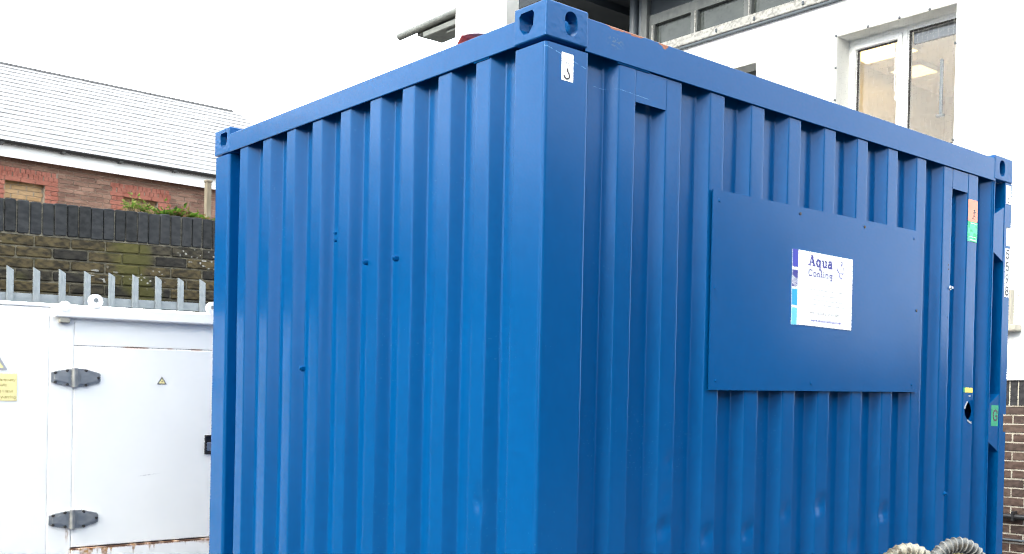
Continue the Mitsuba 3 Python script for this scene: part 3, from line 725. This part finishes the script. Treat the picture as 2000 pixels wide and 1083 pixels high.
def densify(pl, step):
    s = []
    for a, b in zip(pl[:-1], pl[1:]):
        a, b = np.array(a), np.array(b)
        k = max(1, int(np.linalg.norm(b - a) / step))
        for i in range(k):
            s.append(a + (b - a) * i / k)
    s.append(np.array(pl[-1]))
    return np.array(s)

DO, DI, SL = 0.010, 0.057, 0.029
def corrugation(s0, s1, edges, lead, tail):
    """edges: (start, end) of the outer flats; lead/tail: extra points at the ends"""
    pl = list(lead)
    for a, b in edges:
        pl += [(a - SL, DI), (a, DO), (b, DO), (b + SL, DI)]
    pl += list(tail)
    return pl

def sheet(pl, z0, z1, dents, place, amp, seed, hole=None, zstep=0.025):
    pl = densify(rounded(pl), 0.014 if hole is None else 0.012)
    zs = list(np.arange(z0, z1, zstep)) + [z1]
    if hole is not None:
        hx, hz, ha, hb = hole
        extra_s = []
        out = [pl[0]]
        for a, b in zip(pl[:-1], pl[1:]):
            if abs((a[0] + b[0]) / 2 - hx) < ha * 1.35:
                k = max(1, int(np.linalg.norm(b - a) / 0.003))
                out += [a + (b - a) * i / k for i in range(1, k)]
            out.append(b)
        pl = np.array(out)
        zs = sorted(set([round(z, 4) for z in zs] + [round(z, 4) for z in np.arange(hz - hb * 1.3, hz + hb * 1.3, .003)]))
    zs = np.array(zs)
    S, Z = np.meshgrid(pl[:, 0], zs, indexing="ij")
    D = np.repeat(pl[:, 1:2], len(zs), 1)
    D = D + amp * (meshkit.noise(np.stack([S * 5.0, Z * 1.7, np.full_like(S, seed)], -1), seed) - 0.5) * 2 + amp * .5 * (meshkit.noise(np.stack([S * 13.0, Z * 4.1, np.full_like(S, seed)], -1), seed + 5) - .5)
    for ds, dz, rs, rz, dep in dents:
        u = np.clip(1 - np.abs(Z - dz) / rz, 0, 1)
        w = np.exp(-((S - ds) / rs) ** 2)
        skew = np.clip(1 - np.abs(Z - dz - .25 * (S - ds)) / rz, 0, 1)
        D = D + dep * w * (0.75 * skew ** 1.3 + .25 * u)
    n, m = S.shape
    inside = None
    if hole is not None:
        q = np.hypot((S - hx) / ha, (Z - hz) / hb)
        near = np.abs(q - 1) < .035
        f = np.where(near, 1 / np.maximum(q, 1e-6), 1.0)
        S2, Z2 = hx + (S - hx) * f, hz + (Z - hz) * f
        S, Z = S2, Z2
        inside = q < 0.965
    v = place(S.ravel(), D.ravel(), Z.ravel())
    idx = np.arange(n * m).reshape(n, m)
    a, b, c, d = idx[:-1, :-1].ravel(), idx[1:, :-1].ravel(), idx[1:, 1:].ravel(), idx[:-1, 1:].ravel()
    if inside is not None:
        ins = inside.ravel()
        ok = ~(ins[a] | ins[b] | ins[c] | ins[d])
        a, b, c, d = a[ok], b[ok], c[ok], d[ok]
    f = np.vstack([np.stack([a, b, c], 1), np.stack([a, c, d], 1)])
    return trimesh.Trimesh(v, f, process=False)

# end wall (looks to -x): s = y, depth = +x
end_edges = [(0.298 + .2262 * k, 0.376 + .2262 * k) for k in range(9)]
pl = corrugation(0, 0, end_edges, [(0.150, DI)], [(2.300, DI)])
C("end_panel", sheet(pl, .14, 2.552, [(0.312, 0.985, .016, .07, .014), (1.25, .62, .03, .05, .006)], lambda s, d, z: np.stack([d, s, z], 1), .0016, 3), smooth=35)
# long wall (looks to -y): s = x, depth = +y
side_edges = [(0.327 + .2272 * k, 0.405 + .2272 * k) for k in range(10)] + [(2.588, 2.680)]
pl = corrugation(0, 0, side_edges, [(0.175, DI)], [(2.775, DI), (2.812, .008), (2.824, .008)])
dents = [(.593, .905, .036, .046, .014), (.820, .866, .034, .042, .011), (1.048, .870, .034, .042, .012), (1.275, .935, .030, .042, .009), (1.502, .955, .038, .05, .014), (1.956, .905, .038, .046, .013), (1.73, .80, .03, .05, .008), (.615, 1.14, .02, .03, .006), (.59, 1.02, .02, .03, .004)]
C("side_panel", sheet(pl, .14, 2.567, dents, lambda s, d, z: np.stack([s, d, z], 1), .0014, 9, hole=(2.680, 1.354, .073, .053)), smooth=35)
# the two walls the photograph does not show
far_edges = [(0.327 + .2272 * k, 0.405 + .2272 * k) for k in range(10)]
pl = corrugation(0, 0, far_edges, [(0.15, DI)], [(2.83, DI)])
C("side_panel", sheet(pl, .14, 2.52, [], lambda s, d, z: np.stack([s, Wd - d, z], 1), .0012, 21, zstep=.2), smooth=35)
for y0, y1 in ((.17, 1.214), (1.224, 2.27)):
    d = C("door", cham(2.925, 2.965, y0, y1, .13, 2.44, .004))
    for q in (.3, .7):
        y = y0 + (y1 - y0) * q
        add(d[len(sc) + 2:] + "__lock_bar", cyl((2.985, y, .16), (2.985, y, 2.42), .017, 12), "galvanised", sc, smooth=40)

# rails
C("end_rail", tm(rbox(0.002, .008, .150, 2.290, 2.474, 2.556, .0028) + mbox(.0075, .064, .150, 2.290, 2.549, 2.5555)), "blue_rail_paint", smooth=35)
C("side_rail", tm(rbox(.170, 2.83, 0.002, .008, 2.464, 2.573, .0028) + mbox(.170, 2.83, .0075, .064, 2.566, 2.5725)), "blue_rail_paint", smooth=35)
C("side_rail", tm(rbox(.170, 2.83, Wd - .064, Wd - .002, 2.464, 2.573, .007)))
C("door_header", tm(rbox(2.90, 2.985, .17, 2.27, 2.45, 2.572, .007)))
C("bottom_rail", tm(rbox(0.002, .064, .170, 2.27, .005, .150, .007)))
C("bottom_rail", tm(rbox(.180, 2.82, 0.002, .064, .005, .150, .007)))
C("bottom_rail", tm(rbox(.180, 2.82, Wd - .064, Wd - .002, .005, .150, .007)))
C("door_sill", tm(rbox(2.90, 2.985, .17, 2.27, .005, .125, .007)))
C("floor", bx(.066, 2.92, .066, Wd - .066, .10, .14), "timber_grey")
roof = sheet(corrugation(0, 0, [(.2 + .2 * k, .3 + .2 * k) for k in range(13)], [(.066, DI)], [(2.9, DI)]), .066, Wd - .066, [], lambda s, d, z: np.stack([s, z, 2.562 - .5 * d], 1), .001, 31, zstep=.3)
C("roof", roof)
# weld bead between the wall and the rails
C("weld_bead", cat_([cyl((.405 + .06, .0085, 2.463), (.405 - .09, .0085, 2.463), .004, 8), cyl((.0085, .30, 2.473), (.0085, .385, 2.473), .0035, 8)]))

# corner castings: hollow blocks with a hole in each outer face
def casting(x0, y0, z0, sx, sy, top=True):
    """sx, sy: +1 when the outer faces look to -x / -y"""
    w, d_, h = .178, .162, .118
    xa, xb_ = (x0, x0 + w) if sx > 0 else (x0 - w, x0)
    ya, yb_ = (y0, y0 + d_) if sy > 0 else (y0 - d_, y0)
    m = rbox(xa, xb_, ya, yb_, z0 + .0015, z0 + h, .006, 16)
    t = .030
    m -= mbox(xa + t, xb_ - t, ya + t, yb_ - t, z0 + t * .8, z0 + h - t)
    ell = m3.CrossSection.circle(.0265, 32)
    ob = m3.CrossSection.batch_hull([ell.translate([0, .0125]), ell.translate([0, -.0125])])
    hole_s = m3.Manifold.extrude(ob, .08).translate([0, 0, -.04]).rotate([90, 0, 0])
    xc = (x0 + .104) if sx > 0 else (x0 - .104)
    m -= hole_s.translate([xc, y0, z0 + .062])
    sh = m3.CrossSection([[(-.037, .026), (-.028, .036), (.028, .036), (.037, .026), (.034, -.012), (.014, -.034), (-.014, -.034), (-.034, -.012)][::-1]])
    hole_e = m3.Manifold.extrude(sh, .08).translate([0, 0, -.04]).rotate([90, 0, 90])
    yc = (y0 + .098) if sy > 0 else (y0 - .098)
    m -= hole_e.translate([x0, yc, z0 + .062])
    ht = m3.Manifold.extrude(m3.CrossSection.batch_hull([m3.CrossSection.circle(.032, 24).translate([.03, 0]), m3.CrossSection.circle(.032, 24).translate([-.03, 0])]), .3).translate([0, 0, -.15])
    m -= (ht ^ mbox(-1, 1, -1, 1, 0 if top else -1, 1 if top else 0)).translate([(xa + xb_) / 2, (ya + yb_) / 2, z0 + .059])
    return tm(m)
for z0, top in ((H - .118, True), (0.0, False)):
    C("corner_casting", casting(0, 0, z0, 1, 1, top), "blue_casting", smooth=30)
    C("corner_casting", casting(0, Wd, z0, 1, -1, top), "blue_casting", smooth=30)
    C("corner_casting", casting(L, 0, z0, -1, 1, top), "blue_casting", smooth=30)
    C("corner_casting", casting(L, Wd, z0, -1, -1, top), "blue_casting", smooth=30)
# front posts (bent plate, rounded outer edge)
def post_poly(x0, y0, w, d_, sy):
    p = sbox(x0, min(y0, y0 + sy * d_), x0 + w, max(y0, y0 + sy * d_))
    return p.buffer(-.014).buffer(.014, quad_segs=6)
C("corner_post", vprism(post_poly(.0025, .0025, .186, .160, 1), .1185, 2.4600), smooth=30)
C("corner_post", vprism(post_poly(.0025, Wd - .0025, .10, .152, -1), .1185, 2.4665), smooth=30)
for (xa, xb_, ya, yb_) in ((.030, .16, .030, .140), (.030, .08, Wd - .135, Wd - .030)):
    C("post_weld", bx(xa, xb_, ya, yb_, 2.4601 if ya < 1 else 2.4661, 2.4745), B)
# rear posts: inner channel, open groove with gusset plates, outer bar with hinge notches
for y0, sy in ((0, 1), (Wd, -1)):
    Yf = lambda d: y0 + sy * d
    inner = Polygon([(2.8245, Yf(.004)), (2.830, Yf(.004)), (2.830, Yf(.058)), (2.9245, Yf(.058)), (2.9245, Yf(.15)), (2.86, Yf(.15)), (2.86, Yf(.066)), (2.8245, Yf(.066))])
    C("rear_post", vprism(inner, .1185, 2.4725))
    bar = sbox(2.9250, .1185, 2.9885, 2.4725)
    for za, zb_ in ((2.169, 2.259), (1.257, 1.343), (.42, .505)):
        bar = bar.difference(sbox(2.947 if za > 2 else 2.964, za, 3.1, zb_))
    if sy > 0: C("rear_post", yprism(bar, .0015, .062))
    else: C("rear_post", yprism(bar, Wd - .062, Wd - .0015))
    for g_ in ([(2.8305, 2.307), (2.9245, 2.353), (2.9245, 2.087), (2.8305, 2.125)], [(2.8305, 1.39), (2.9245, 1.442), (2.9245, 1.160), (2.8305, 1.207)], [(2.8305, .55), (2.9245, .60), (2.9245, .33), (2.8305, .37)]):
        pg_ = Polygon(g_)
        if sy > 0: C("gusset", yprism(pg_, .0045, .0565))
        else: C("gusset", yprism(pg_, Wd - .0565, Wd - .0045))
# ventilator plates bridging two recesses under the rail
for a, b, za in ((.4065, .5525, 2.352), (2.4515, 2.5865, 2.372)):   # flush with the ribs
    C("ventilator_plate", cham(a, b, .0097, .0140, za, 2.4625, .0008))
# small flat cover plate with its screws
cv = C("cover_plate", yprism(Polygon([(.793, 1.394), (2.177, 1.428), (2.160, 2.137), (.793, 2.117)]), -.0025, .0015), label="flat rectangular blue cover plate carrying the white company sign")
cvn = cv[len(sc) + 2:]
for x, z in ((1.303, 2.098), (1.74, 2.103), (2.150, 1.787), (.815, 1.764), (.83, 2.08), (.83, 1.43), (1.40, 1.44), (2.13, 1.46), (2.12, 2.10)):
    add(cvn + "__screw", cyl((x, -.0055, z), (x, -.0020, z), .0055, 10), "dark_bolt" if (x, z) in ((1.303, 2.098), (1.74, 2.103), (2.150, 1.787)) else B, sc)
C("plate_bracket", cat_([bx(x - .02, x + .02, .0016, .0098, 1.44, 2.10) for x in (.83, 1.05, 1.275, 1.50, 1.73, 1.956, 2.12)]))
# bolts through the walls
def bolt_x(y, z, r=.012, dep=.0, mat=B):
    m = cat_([cyl((-.003 + dep, y, z), (DO + .004, y, z), r, 6)] + ([cyl((-.008 + dep, y, z), (-.0025 + dep, y, z), r * .55, 8)] if not dep else []))
    C("bolt", m, mat)
bolt_x(1.057, 1.86, .011); bolt_x(.848, 1.856, .012); bolt_x(1.546, 1.461, .013); bolt_x(1.301, 1.997, .006, .006); bolt_x(1.299, 1.967, .006, .006)
for x, z, r, mt in ((2.450, 1.916, .011, "bright_steel"), (2.452, .968, .010, B), (2.430, 2.02, .004, "dark_bolt"), (2.432, 2.00, .004, "dark_bolt"), (2.436, 1.78, .006, B)):
    C("bolt", cat_([cyl((x, DO - .3 * r, z), (x, DO + .004, z), r, 6)] + ([cyl((x, -.004, z), (x, DO - .3 * r + .0005, z), r * .55, 8)] if r > .008 else [])), mt)
# bright torn rim round the cable hole
rim = []
for a0, a1 in ((132, 172), (232, 262)):
    o, i_ = arc(2.680, 1.354, .077, .061, a0, a1, 8), arc(2.680, 1.354, .070, .0525, a0, a1, 8)
    rim.append(yprism(Polygon(o + i_[::-1]), .0070, .0102))
for r_ in rim: C("hole_rim", r_, "bright_steel", label="bright bare metal lip of the cable hole")

# stickers
def sticker(poly, y, mat, name="sticker", label=None, th=.0006):
    return C(name, yprism(poly, y - th, y + .0001), mat, label=label)
YS = .0024
s1 = sticker(sbox(.0685, 2.352, .1185, 2.440).buffer(-.003).buffer(.003), YS, "white_sticker", label="white lifting hook sticker on the near corner post")
hk = stroke([(.094, 2.393), (.094, 2.383)], .0062).union(stroke([(.094, 2.384), (.099, 2.377), (.1025, 2.370)] + arc(.0915, 2.3675, .0105, .0085, 0, -170, 14), .0056, "round"))
add(s1[len(sc) + 2:] + "__hook_symbol", yprism(hk, YS - .0011, YS - .0006), "black_ink", sc)
fm = [stroke([(.088, 2.412), (.091, 2.406)], .003), stroke([(.099, 2.412), (.097, 2.405)], .003), stroke(arc(.0945, 2.412, .010, .012, 200, 330, 8), .0022), stroke([(.094, 2.428), (.102, 2.420)], .002)]
add(s1[len(sc) + 2:] + "__faded_print", yprism(unary_union(fm), YS - .0010, YS - .0006), "faint_ink", sc)
YR = .0013
s2 = sticker(sbox(2.934, 2.372, 2.979, 2.462), YR, "white_sticker", label="white lifting hook sticker on the far post")
hk2 = stroke([(2.957, 2.405), (2.957, 2.397)], .005).union(stroke([(2.957, 2.398), (2.962, 2.391)] + arc(2.9555, 2.3855, .0085, .007, 0, -170, 12), .0045, "round"))
add(s2[len(sc) + 2:] + "__hook_symbol", yprism(hk2, YR - .0011, YR - .0006), "black_ink", sc)
s3 = sticker(sbox(2.9405, 1.918, 2.985, 2.156), YR, "white_sticker", label="white strip with the number 5598 down the far post")
nm = []
for i, ch in enumerate("5598"):
    zc = 2.156 - .0595 * (i + .5)
    m = text_on(ch, .044, 0, YR - .0006, zc - .022, .0006, True)
    m.apply_translation((2.963 - m.bounds[:, 0].mean(), 0, 0)); nm.append(m)
add(s3[len(sc) + 2:] + "__number", cat_(nm), "black_ink", sc)
s4 = sticker(sbox(2.5895, 2.243, 2.6765, 2.346).buffer(-.008).buffer(.008), DO - .002, "orange_sticker", label="orange inspection sticker with rounded corners near the far post", th=.001)
fig = unary_union([Point(2.645, 2.297).buffer(.005), stroke([(2.645, 2.292), (2.643, 2.275)], .0055), stroke([(2.632, 2.284), (2.645, 2.288), (2.660, 2.290)], .003), stroke([(2.643, 2.276), (2.634, 2.264)], .0035), stroke([(2.643, 2.276), (2.653, 2.266)], .0035), stroke([(2.626, 2.259), (2.648, 2.258)], .003)])
add(s4[len(sc) + 2:] + "__figure_symbol", yprism(fig, DO - .0036, DO - .003), "black_ink", sc)
s5 = sticker(sbox(2.5895, 2.150, 2.6765, 2.2425), DO - .002, "green_sticker", label="bright green inspection sticker under the orange one", th=.001)
add(s5[len(sc) + 2:] + "__print", yprism(unary_union([stroke([(2.61, 2.158), (2.668, 2.157)], .004), stroke([(2.607, 2.172), (2.665, 2.171)], .002), stroke([(2.615, 2.236), (2.668, 2.235)], .003)]), DO - .0036, DO - .003), "white_sticker", sc)
s6 = sticker(sbox(2.6035, 1.440, 2.676, 1.463).buffer(-.003).buffer(.003), DO - .0015, "yellow_label", label="yellow label above the cable hole")
sticker(sbox(2.5905, 1.440, 2.603, 1.463), DO - .0015, "green_label", label="green end of the yellow label")
sticker(sbox(2.640, 1.421, 2.657, 1.427), DO - .0015, "bright_steel", name="tape_scrap")
s7 = sticker(sbox(2.850, 1.284, 2.918, 1.386), .0043, "green_label", label="green square sticker with the letter G on the far post gusset")
gg = text_on("G", .052, 2.860, .0037, 1.310, .0006, True)
add(s7[len(sc) + 2:] + "__letter", gg, "black_ink", sc)

# company sign on the cover plate
cs = thing("company_sign", "white company sign with blue lettering and blue side blocks on the container cover plate", "sign")
YC = -.0026
add("panel", cham(1.2955, 1.6595, YC - .0022, YC, 1.666, 1.9575, .0006), "white_sticker", cs)
def inkx(name, poly, mat, dy=.0006, base=.0022): return add(name, yprism(poly, YC - base - dy, YC - base + .0002), mat, cs)
x0, x1 = 1.2605, 1.2945
add("edge_strip", bx(x0, x1, YC - .0014, YC, 1.664, 1.957), "white_sticker", cs)
bl = lambda za, zb_, mat: inkx("colour_block", sbox(x0, za, x1, zb_), mat, base=.0014)
bl(1.889, 1.9572, "royal_ink"); bl(1.812, 1.8775, "navy_ink"); bl(1.740, 1.803, "cyan_ink"); bl(1.664, 1.7305, "pale_cyan_ink")
wv = []
for i in range(5):
    z = 1.855 - .0072 * i
    wv.append(stroke([(x0 - .0, z), (x0 + .010, z - .007), (x0 + .022, z - .012), (x1, z - .0145)], .0026))
add("wave_lines", yprism(unary_union(wv), YC - .0027, YC - .0019), "white_sticker", cs)

def serif_word(glyphs, x, z, cap, w, squeeze=1.0):
    """heavy slab-serif letters from strokes; returns a polygon"""
    out, X = [], x
    xh = .66
    S = lambda pts, k=1.0, c="flat": stroke([(X + px * cap * squeeze, z + pz * cap) for px, pz in pts], w * cap * k, c)
    slab = lambda px, pz, half=.20: S([(px - half, pz), (px + half, pz)], .55)
    A_ = lambda cx, cz, rx, rz, a, b: [(cx + rx * math.cos(math.radians(t)), cz + rz * math.sin(math.radians(t))) for t in np.linspace(a, b, 22)]
    for g_ in glyphs:
        if g_ == "A":
            out += [S([(.14, 0.03), (.47, .98)], .75), S([(.43, 1.0), (.80, .03)], 1.25), S([(.25, .32), (.68, .32)], .55), slab(.14, .045, .19), slab(.80, .045, .22)]; adv = 1.06
        elif g_ == "q":
            out += [S(A_(.33, .33, .23, .30, 0, 360)), S([(.60, .66), (.60, -.30)]), slab(.62, -.28, .20)]; adv = .86
        elif g_ == "u":
            out += [S([(.20, .64), (.20, .22)] + A_(.40, .22, .20, .18, 180, 330)), S([(.62, .66), (.62, .02)]), slab(.14, .62, .14), slab(.55, .62, .14), slab(.68, .045, .14)]; adv = .88
        elif g_ == "a":
            out += [S(A_(.33, .48, .20, .16, 160, 0) + [(.54, .05)]), S(A_(.32, .20, .20, .17, 30, 330)), slab(.60, .045, .13)]; adv = .78
        elif g_ == "C":
            out += [S(A_(.48, .5, .38, .45, 40, 320)), S([(.80, .98), (.80, .66)], .55)]; adv = 1.0
        elif g_ == "o":
            out += [S(A_(.36, .32, .25, .29, 0, 360))]; adv = .76
        elif g_ == "l":
            out += [S([(.22, 1.0), (.22, .02)]), slab(.17, .96, .15), slab(.22, .045, .22)]; adv = .50
        elif g_ == "i":
            out += [S([(.22, .64), (.22, .02)]), slab(.16, .62, .15), slab(.22, .045, .22), S([(.22, .80), (.22, .96)])]; adv = .50
        elif g_ == "n":
            out += [S([(.18, .64), (.18, .02)]), S([(.18, .45)] + A_(.38, .44, .20, .18, 160, 0) + [(.60, .02)]), slab(.13, .62, .13), slab(.18, .045, .18), slab(.62, .045, .18)]; adv = .88
        elif g_ == "g":
            out += [S(A_(.34, .40, .22, .22, 0, 360)), S([(.62, .64), (.58, .0)] + A_(.36, -.06, .24, .22, 0, -150)), slab(.66, .62, .12)]; adv = .84
        X += adv * cap * squeeze
    return unary_union(out), X
def fit_word(word, xa, xb_, z, cap, w):
    _, X = serif_word(word, 0, 0, cap, w)
    return serif_word(word, xa, z, cap, w, (xb_ - xa) / X)[0]
add("lettering", yprism(fit_word("Aqua", 1.362, 1.522, 1.9035, .042, .20), YC - .0028, YC - .0021), "navy_ink", cs, label="word Aqua in blue serif letters")
add("lettering", yprism(fit_word("Cooling", 1.360, 1.525, 1.8625, .0260, .17), YC - .0028, YC - .0021), "navy_ink", cs, label="word Cooling in blue serif letters")
em = [sbox(1.5752, 1.9215, 1.5860, 1.929), stroke([(1.5752, 1.9385), (1.5855, 1.9385)], .002), stroke([(1.5760, 1.929), (1.5765, 1.938)], .0018), stroke([(1.5850, 1.929), (1.5845, 1.938)], .0018),
      stroke([(1.5495, 1.911), (1.554, 1.902), (1.562, 1.895), (1.5665, 1.889)] + [(1.5685, 1.880), (1.573, 1.873), (1.581, 1.8712), (1.585, 1.8755)], .0044, "round"),
      stroke(arc(1.583, 1.9035, .0155, .0145, 75, -75, 14), .0030, "round"), stroke([(1.566, 1.900), (1.575, 1.908), (1.581, 1.9095)], .0026, "round"), stroke([(1.569, 1.893), (1.581, 1.892), (1.588, 1.889)], .0024, "round")]
add("emblem", yprism(unary_union(em), YC - .0028, YC - .0021), "violet_ink", cs, label="small violet tap-like line emblem")
add("strap_line", yprism(unary_union([stroke([(a, 1.8405), (b, 1.8405)], .0026) for a, b in ((1.433, 1.441), (1.443, 1.4585), (1.461, 1.466), (1.476, 1.490), (1.493, 1.5), (1.505, 1.517))]), YC - .0028, YC - .0021), "faint_ink", cs)
fl = []
for z, xa, xb_ in ((1.811, 1.364, 1.600), (1.790, 1.412, 1.550), (1.7715, 1.374, 1.601), (1.753, 1.371, 1.604)):
    x = xa
    while x < xb_ - .006:
        l_ = rng.uniform(.008, .026)
        fl.append(stroke([(x, z), (min(x + l_, xb_), z)], .0034)); x += l_ + rng.uniform(.004, .007)
add("small_print", yprism(unary_union(fl), YC - .0028, YC - .0021), "faint_ink", cs, label="illegible faint lines of small print")
add("phone_line", cat_([text_on("phone", .0068, 1.3775, YC - .0021, 1.7155, .0007), text_on("(01842) 1940 809", .0118, 1.424, YC - .0021, 1.7138, .0007)]), "grey_ink", cs, label="grey telephone line")
wl = text_on("www.aquacooling.co.uk", .0085, 0, YC - .0021, 1.6855, .0007, True)
wl.apply_transform(np.diag([.203 / wl.bounds[1][0], 1, 1, 1])); wl.apply_translation((1.383, 0, 0))
add("web_line", wl, "violet_ink", cs, label="web address line in violet print")

# red tarpaulin left on the container roof
tb = thing("tarpaulin", "crumpled red tarpaulin lying on the container roof just behind the left rail", "tarpaulin")
U, V = np.meshgrid(np.linspace(0, 1, 22), np.linspace(0, 1, 16), indexing="ij")
px_ = .085 + .26 * V + .02 * np.sin(U * 9)
py_ = .30 + .36 * U + .015 * np.sin(V * 11)
crest = np.interp(py_, [.30, .42, .50, .566, .600, .622, .66], [2.572, 2.596, 2.614, 2.627, 2.640, 2.616, 2.572])
pz_ = 2.564 + (crest - 2.564) * np.exp(-((V - .10) / .42) ** 2) + .006 * meshkit.noise(np.stack([U * 9, V * 7, U * 0], -1), 4)
idx = np.arange(U.size).reshape(U.shape)
fq = np.stack([idx[:-1, :-1].ravel(), idx[1:, :-1].ravel(), idx[1:, 1:].ravel(), idx[:-1, 1:].ravel()], 1)
fq = np.vstack([fq[:, [0, 1, 2]], fq[:, [0, 2, 3]]])
vt_ = np.stack([px_.ravel(), py_.ravel(), pz_.ravel()], 1)
add("sheet", trimesh.Trimesh(vt_, fq, process=False), "red_tarp", tb)
add("fold", cat_([cyl((.12, .55, 2.575), (.13, .64, 2.582), .012, 8)]), "red_tarp", tb)

# ================================================================ ribbed hoses in front of the container
def spline(pts, n=600):
    from scipy.interpolate import CubicSpline
    pts = np.array(pts, float)
    t = np.r_[0, np.cumsum(np.linalg.norm(np.diff(pts, axis=0), axis=1))]
    cs_ = CubicSpline(t, pts); tt = np.linspace(0, t[-1], n)
    return cs_(tt), t[-1]
def hose(pts, R, pitch, key, mat, ribmat):
    c, Lh = spline(pts, 80 + int(14 * 2 * max(1, sum(np.linalg.norm(np.diff(np.array(pts), axis=0), axis=1)) / pitch) * .5))
    n = len(c)
    tg = np.gradient(c, axis=0); tg /= np.linalg.norm(tg, axis=1, keepdims=True)
    nv = np.array([0, 1.0, 0]); N, Bn = [], []
    for t in tg:
        nv = nv - t * (nv @ t); nv /= np.linalg.norm(nv); N.append(nv.copy()); Bn.append(np.cross(t, nv))
    N, Bn = np.array(N), np.array(Bn)
    s = np.linspace(0, Lh, n)
    th = np.linspace(0, 2 * math.pi, 29)[:-1]
    S_, TH = np.meshgrid(s, th, indexing="ij")
    ph = 2 * math.pi * (S_ / pitch) + TH
    rr = R * (1 - .13 * (.5 - .5 * np.cos(ph)) ** .7) + R * .02 * meshkit.noise(np.stack([S_ * 30, np.cos(TH) * 2, np.sin(TH) * 2], -1), 2)
    pos = c[:, None, :] + N[:, None, :] * (np.cos(TH) * rr)[..., None] + Bn[:, None, :] * (np.sin(TH) * rr)[..., None]
    idx = np.arange(S_.size).reshape(S_.shape); i2 = np.roll(idx, -1, 1)
    a, b, c2, d = idx[:-1].ravel(), idx[1:].ravel(), i2[1:].ravel(), i2[:-1].ravel()
    f = np.vstack([np.stack([a, b, c2], 1), np.stack([a, c2, d], 1)])
    add("tube", trimesh.Trimesh(pos.reshape(-1, 3), f[:, ::-1], process=False), mat, key, smooth=True)
    # the stiff helix that stands proud
    hs = np.arange(0, Lh, pitch / 14)
    ci = lambda A: np.stack([np.interp(hs, s, A[:, k]) for k in range(3)], 1)
    cc, nn, bb, tt = ci(c), ci(N), ci(Bn), ci(tg)
    thh = -2 * math.pi * hs / pitch
    rad = nn * np.cos(thh)[:, None] + bb * np.sin(thh)[:, None]
    o = cc + rad * R * .985
    rings = []
    for q in np.linspace(0, 2 * math.pi, 7)[:-1]:
        rings.append(o + rad * (math.cos(q) * R * .075) + tt * (math.sin(q) * pitch * .17))
    V_ = np.stack(rings, 1); m_ = len(hs)
    idx = np.arange(m_ * 6).reshape(m_, 6); i2 = np.roll(idx, -1, 1)
    a, b, c2, d = idx[:-1].ravel(), idx[1:].ravel(), i2[1:].ravel(), i2[:-1].ravel()
    f = np.vstack([np.stack([a, b, c2], 1), np.stack([a, c2, d], 1)])
    add("helix_rib", trimesh.Trimesh(V_.reshape(-1, 3), f, process=False), ribmat, key, smooth=True)
AX = np.array([0.739, -0.673])      # the arches stand across the line to the yard gate
def arch_path(cx, cy, r, top, drop0=(0, 0), drop1=(0, 0)):
    pts = [(-r - .03, 0.0, 0), (-r - .02, .38, 0), (-r, top - r * .95, 0)]
    pts += [(-r * math.cos(t), top - r + r * math.sin(t), 0) for t in np.linspace(.35, math.pi - .35, 7)]
    pts += [(r, top - r * .95, 0), (r + .02, .38, 0), (r + .03, 0.0, 0)]
    out = []
    for k, (a, z, _) in enumerate(pts):
        f = k / (len(pts) - 1)
        out.append((cx + AX[0] * a + AX[1] * 0 + drop0[0] * (1 - f) + drop1[0] * f, cy + AX[1] * a + drop0[1] * (1 - f) + drop1[1] * f, z))
    return out
h1 = thing("ribbed_hose", "dirty grey ribbed hose arching highest in front of the container, nearest the lower right corner", "hose")
hose(arch_path(1.655, -.50, .108, .838, (-.10, -.10), (.03, .04)), .029, .022, h1, "hose_grey", "hose_rib")
h2 = thing("ribbed_hose", "cream dirty ribbed hose arching lower, left of the grey hose in front of the container", "hose")
hose(arch_path(1.335, -.50, .098, .830, (-.03, -.03), (.05, .05)), .028, .022, h2, "hose_cream", "hose_cream")
h3 = thing("ribbed_hose", "yellowish ribbed hose curving inside and under the grey hose arch", "hose")
hose(arch_path(1.715, -.44, .080, .794, (-.02, -.02), (.02, .02)), .030, .020, h3, "hose_yellow", "hose_yellow")

# ================================================================ houses across the yard, behind the photographer (mirrored in the paint)
def row_house(x0, x1, y0, y1, h, ridge, along, mat, label):
    k = thing("terraced_house", label, "house", "houses across the yard behind the camera")
    add("wall", bx(x0, x1, y0, y1, 0, h), mat, k)
    if along == "x":
        rp = Polygon([(y0 - .3, h + .001), (y1 + .3, h + .001), ((y0 + y1) / 2, ridge)]); add("roof", xprism(rp, x0 - .2, x1 + .2), "ridge_tile", k)
    else:
        rp = Polygon([(x0 - .3, h + .001), (x1 + .3, h + .001), ((x0 + x1) / 2, ridge)]); add("roof", yprism(rp, y0 - .2, y1 + .2), "ridge_tile", k)
    face = (y1 if along == "x" else x1)
    for t in np.arange((x0 if along == "x" else y0) + 1.2, (x1 if along == "x" else y1) - 1.2, 2.6):
        for z in (1.0, 3.4):
            if z + 1.4 > h: continue
            if along == "x": add("window", cham(t, t + 1.1, face + .001, face + .05, z, z + 1.3, .01), "handle_black", k)
            else: add("window", cham(face + .001, face + .05, t, t + 1.1, z, z + 1.3, .01), "handle_black", k)
    return k
row_house(-14, 7, -25, -18, 5.6, 8.6, "x", "dark_brick", "dark brick terraced house across the yard, left of the two tall ones in the row")
row_house(8, 25, -25, -18, 6.0, 9.0, "x", "dark_brick", "dark brick terraced house across the yard, right of the two tall ones in the row")
row_house(27, 50, -26, -19, 3.2, 4.4, "x", "dark_brick", "low single storey dark brick house at the right end of the row across the yard")
row_house(-36, -29, -20, 12, 5.0, 7.6, "y", "dark_brick", "long dark brick house at the open left end of the yard")
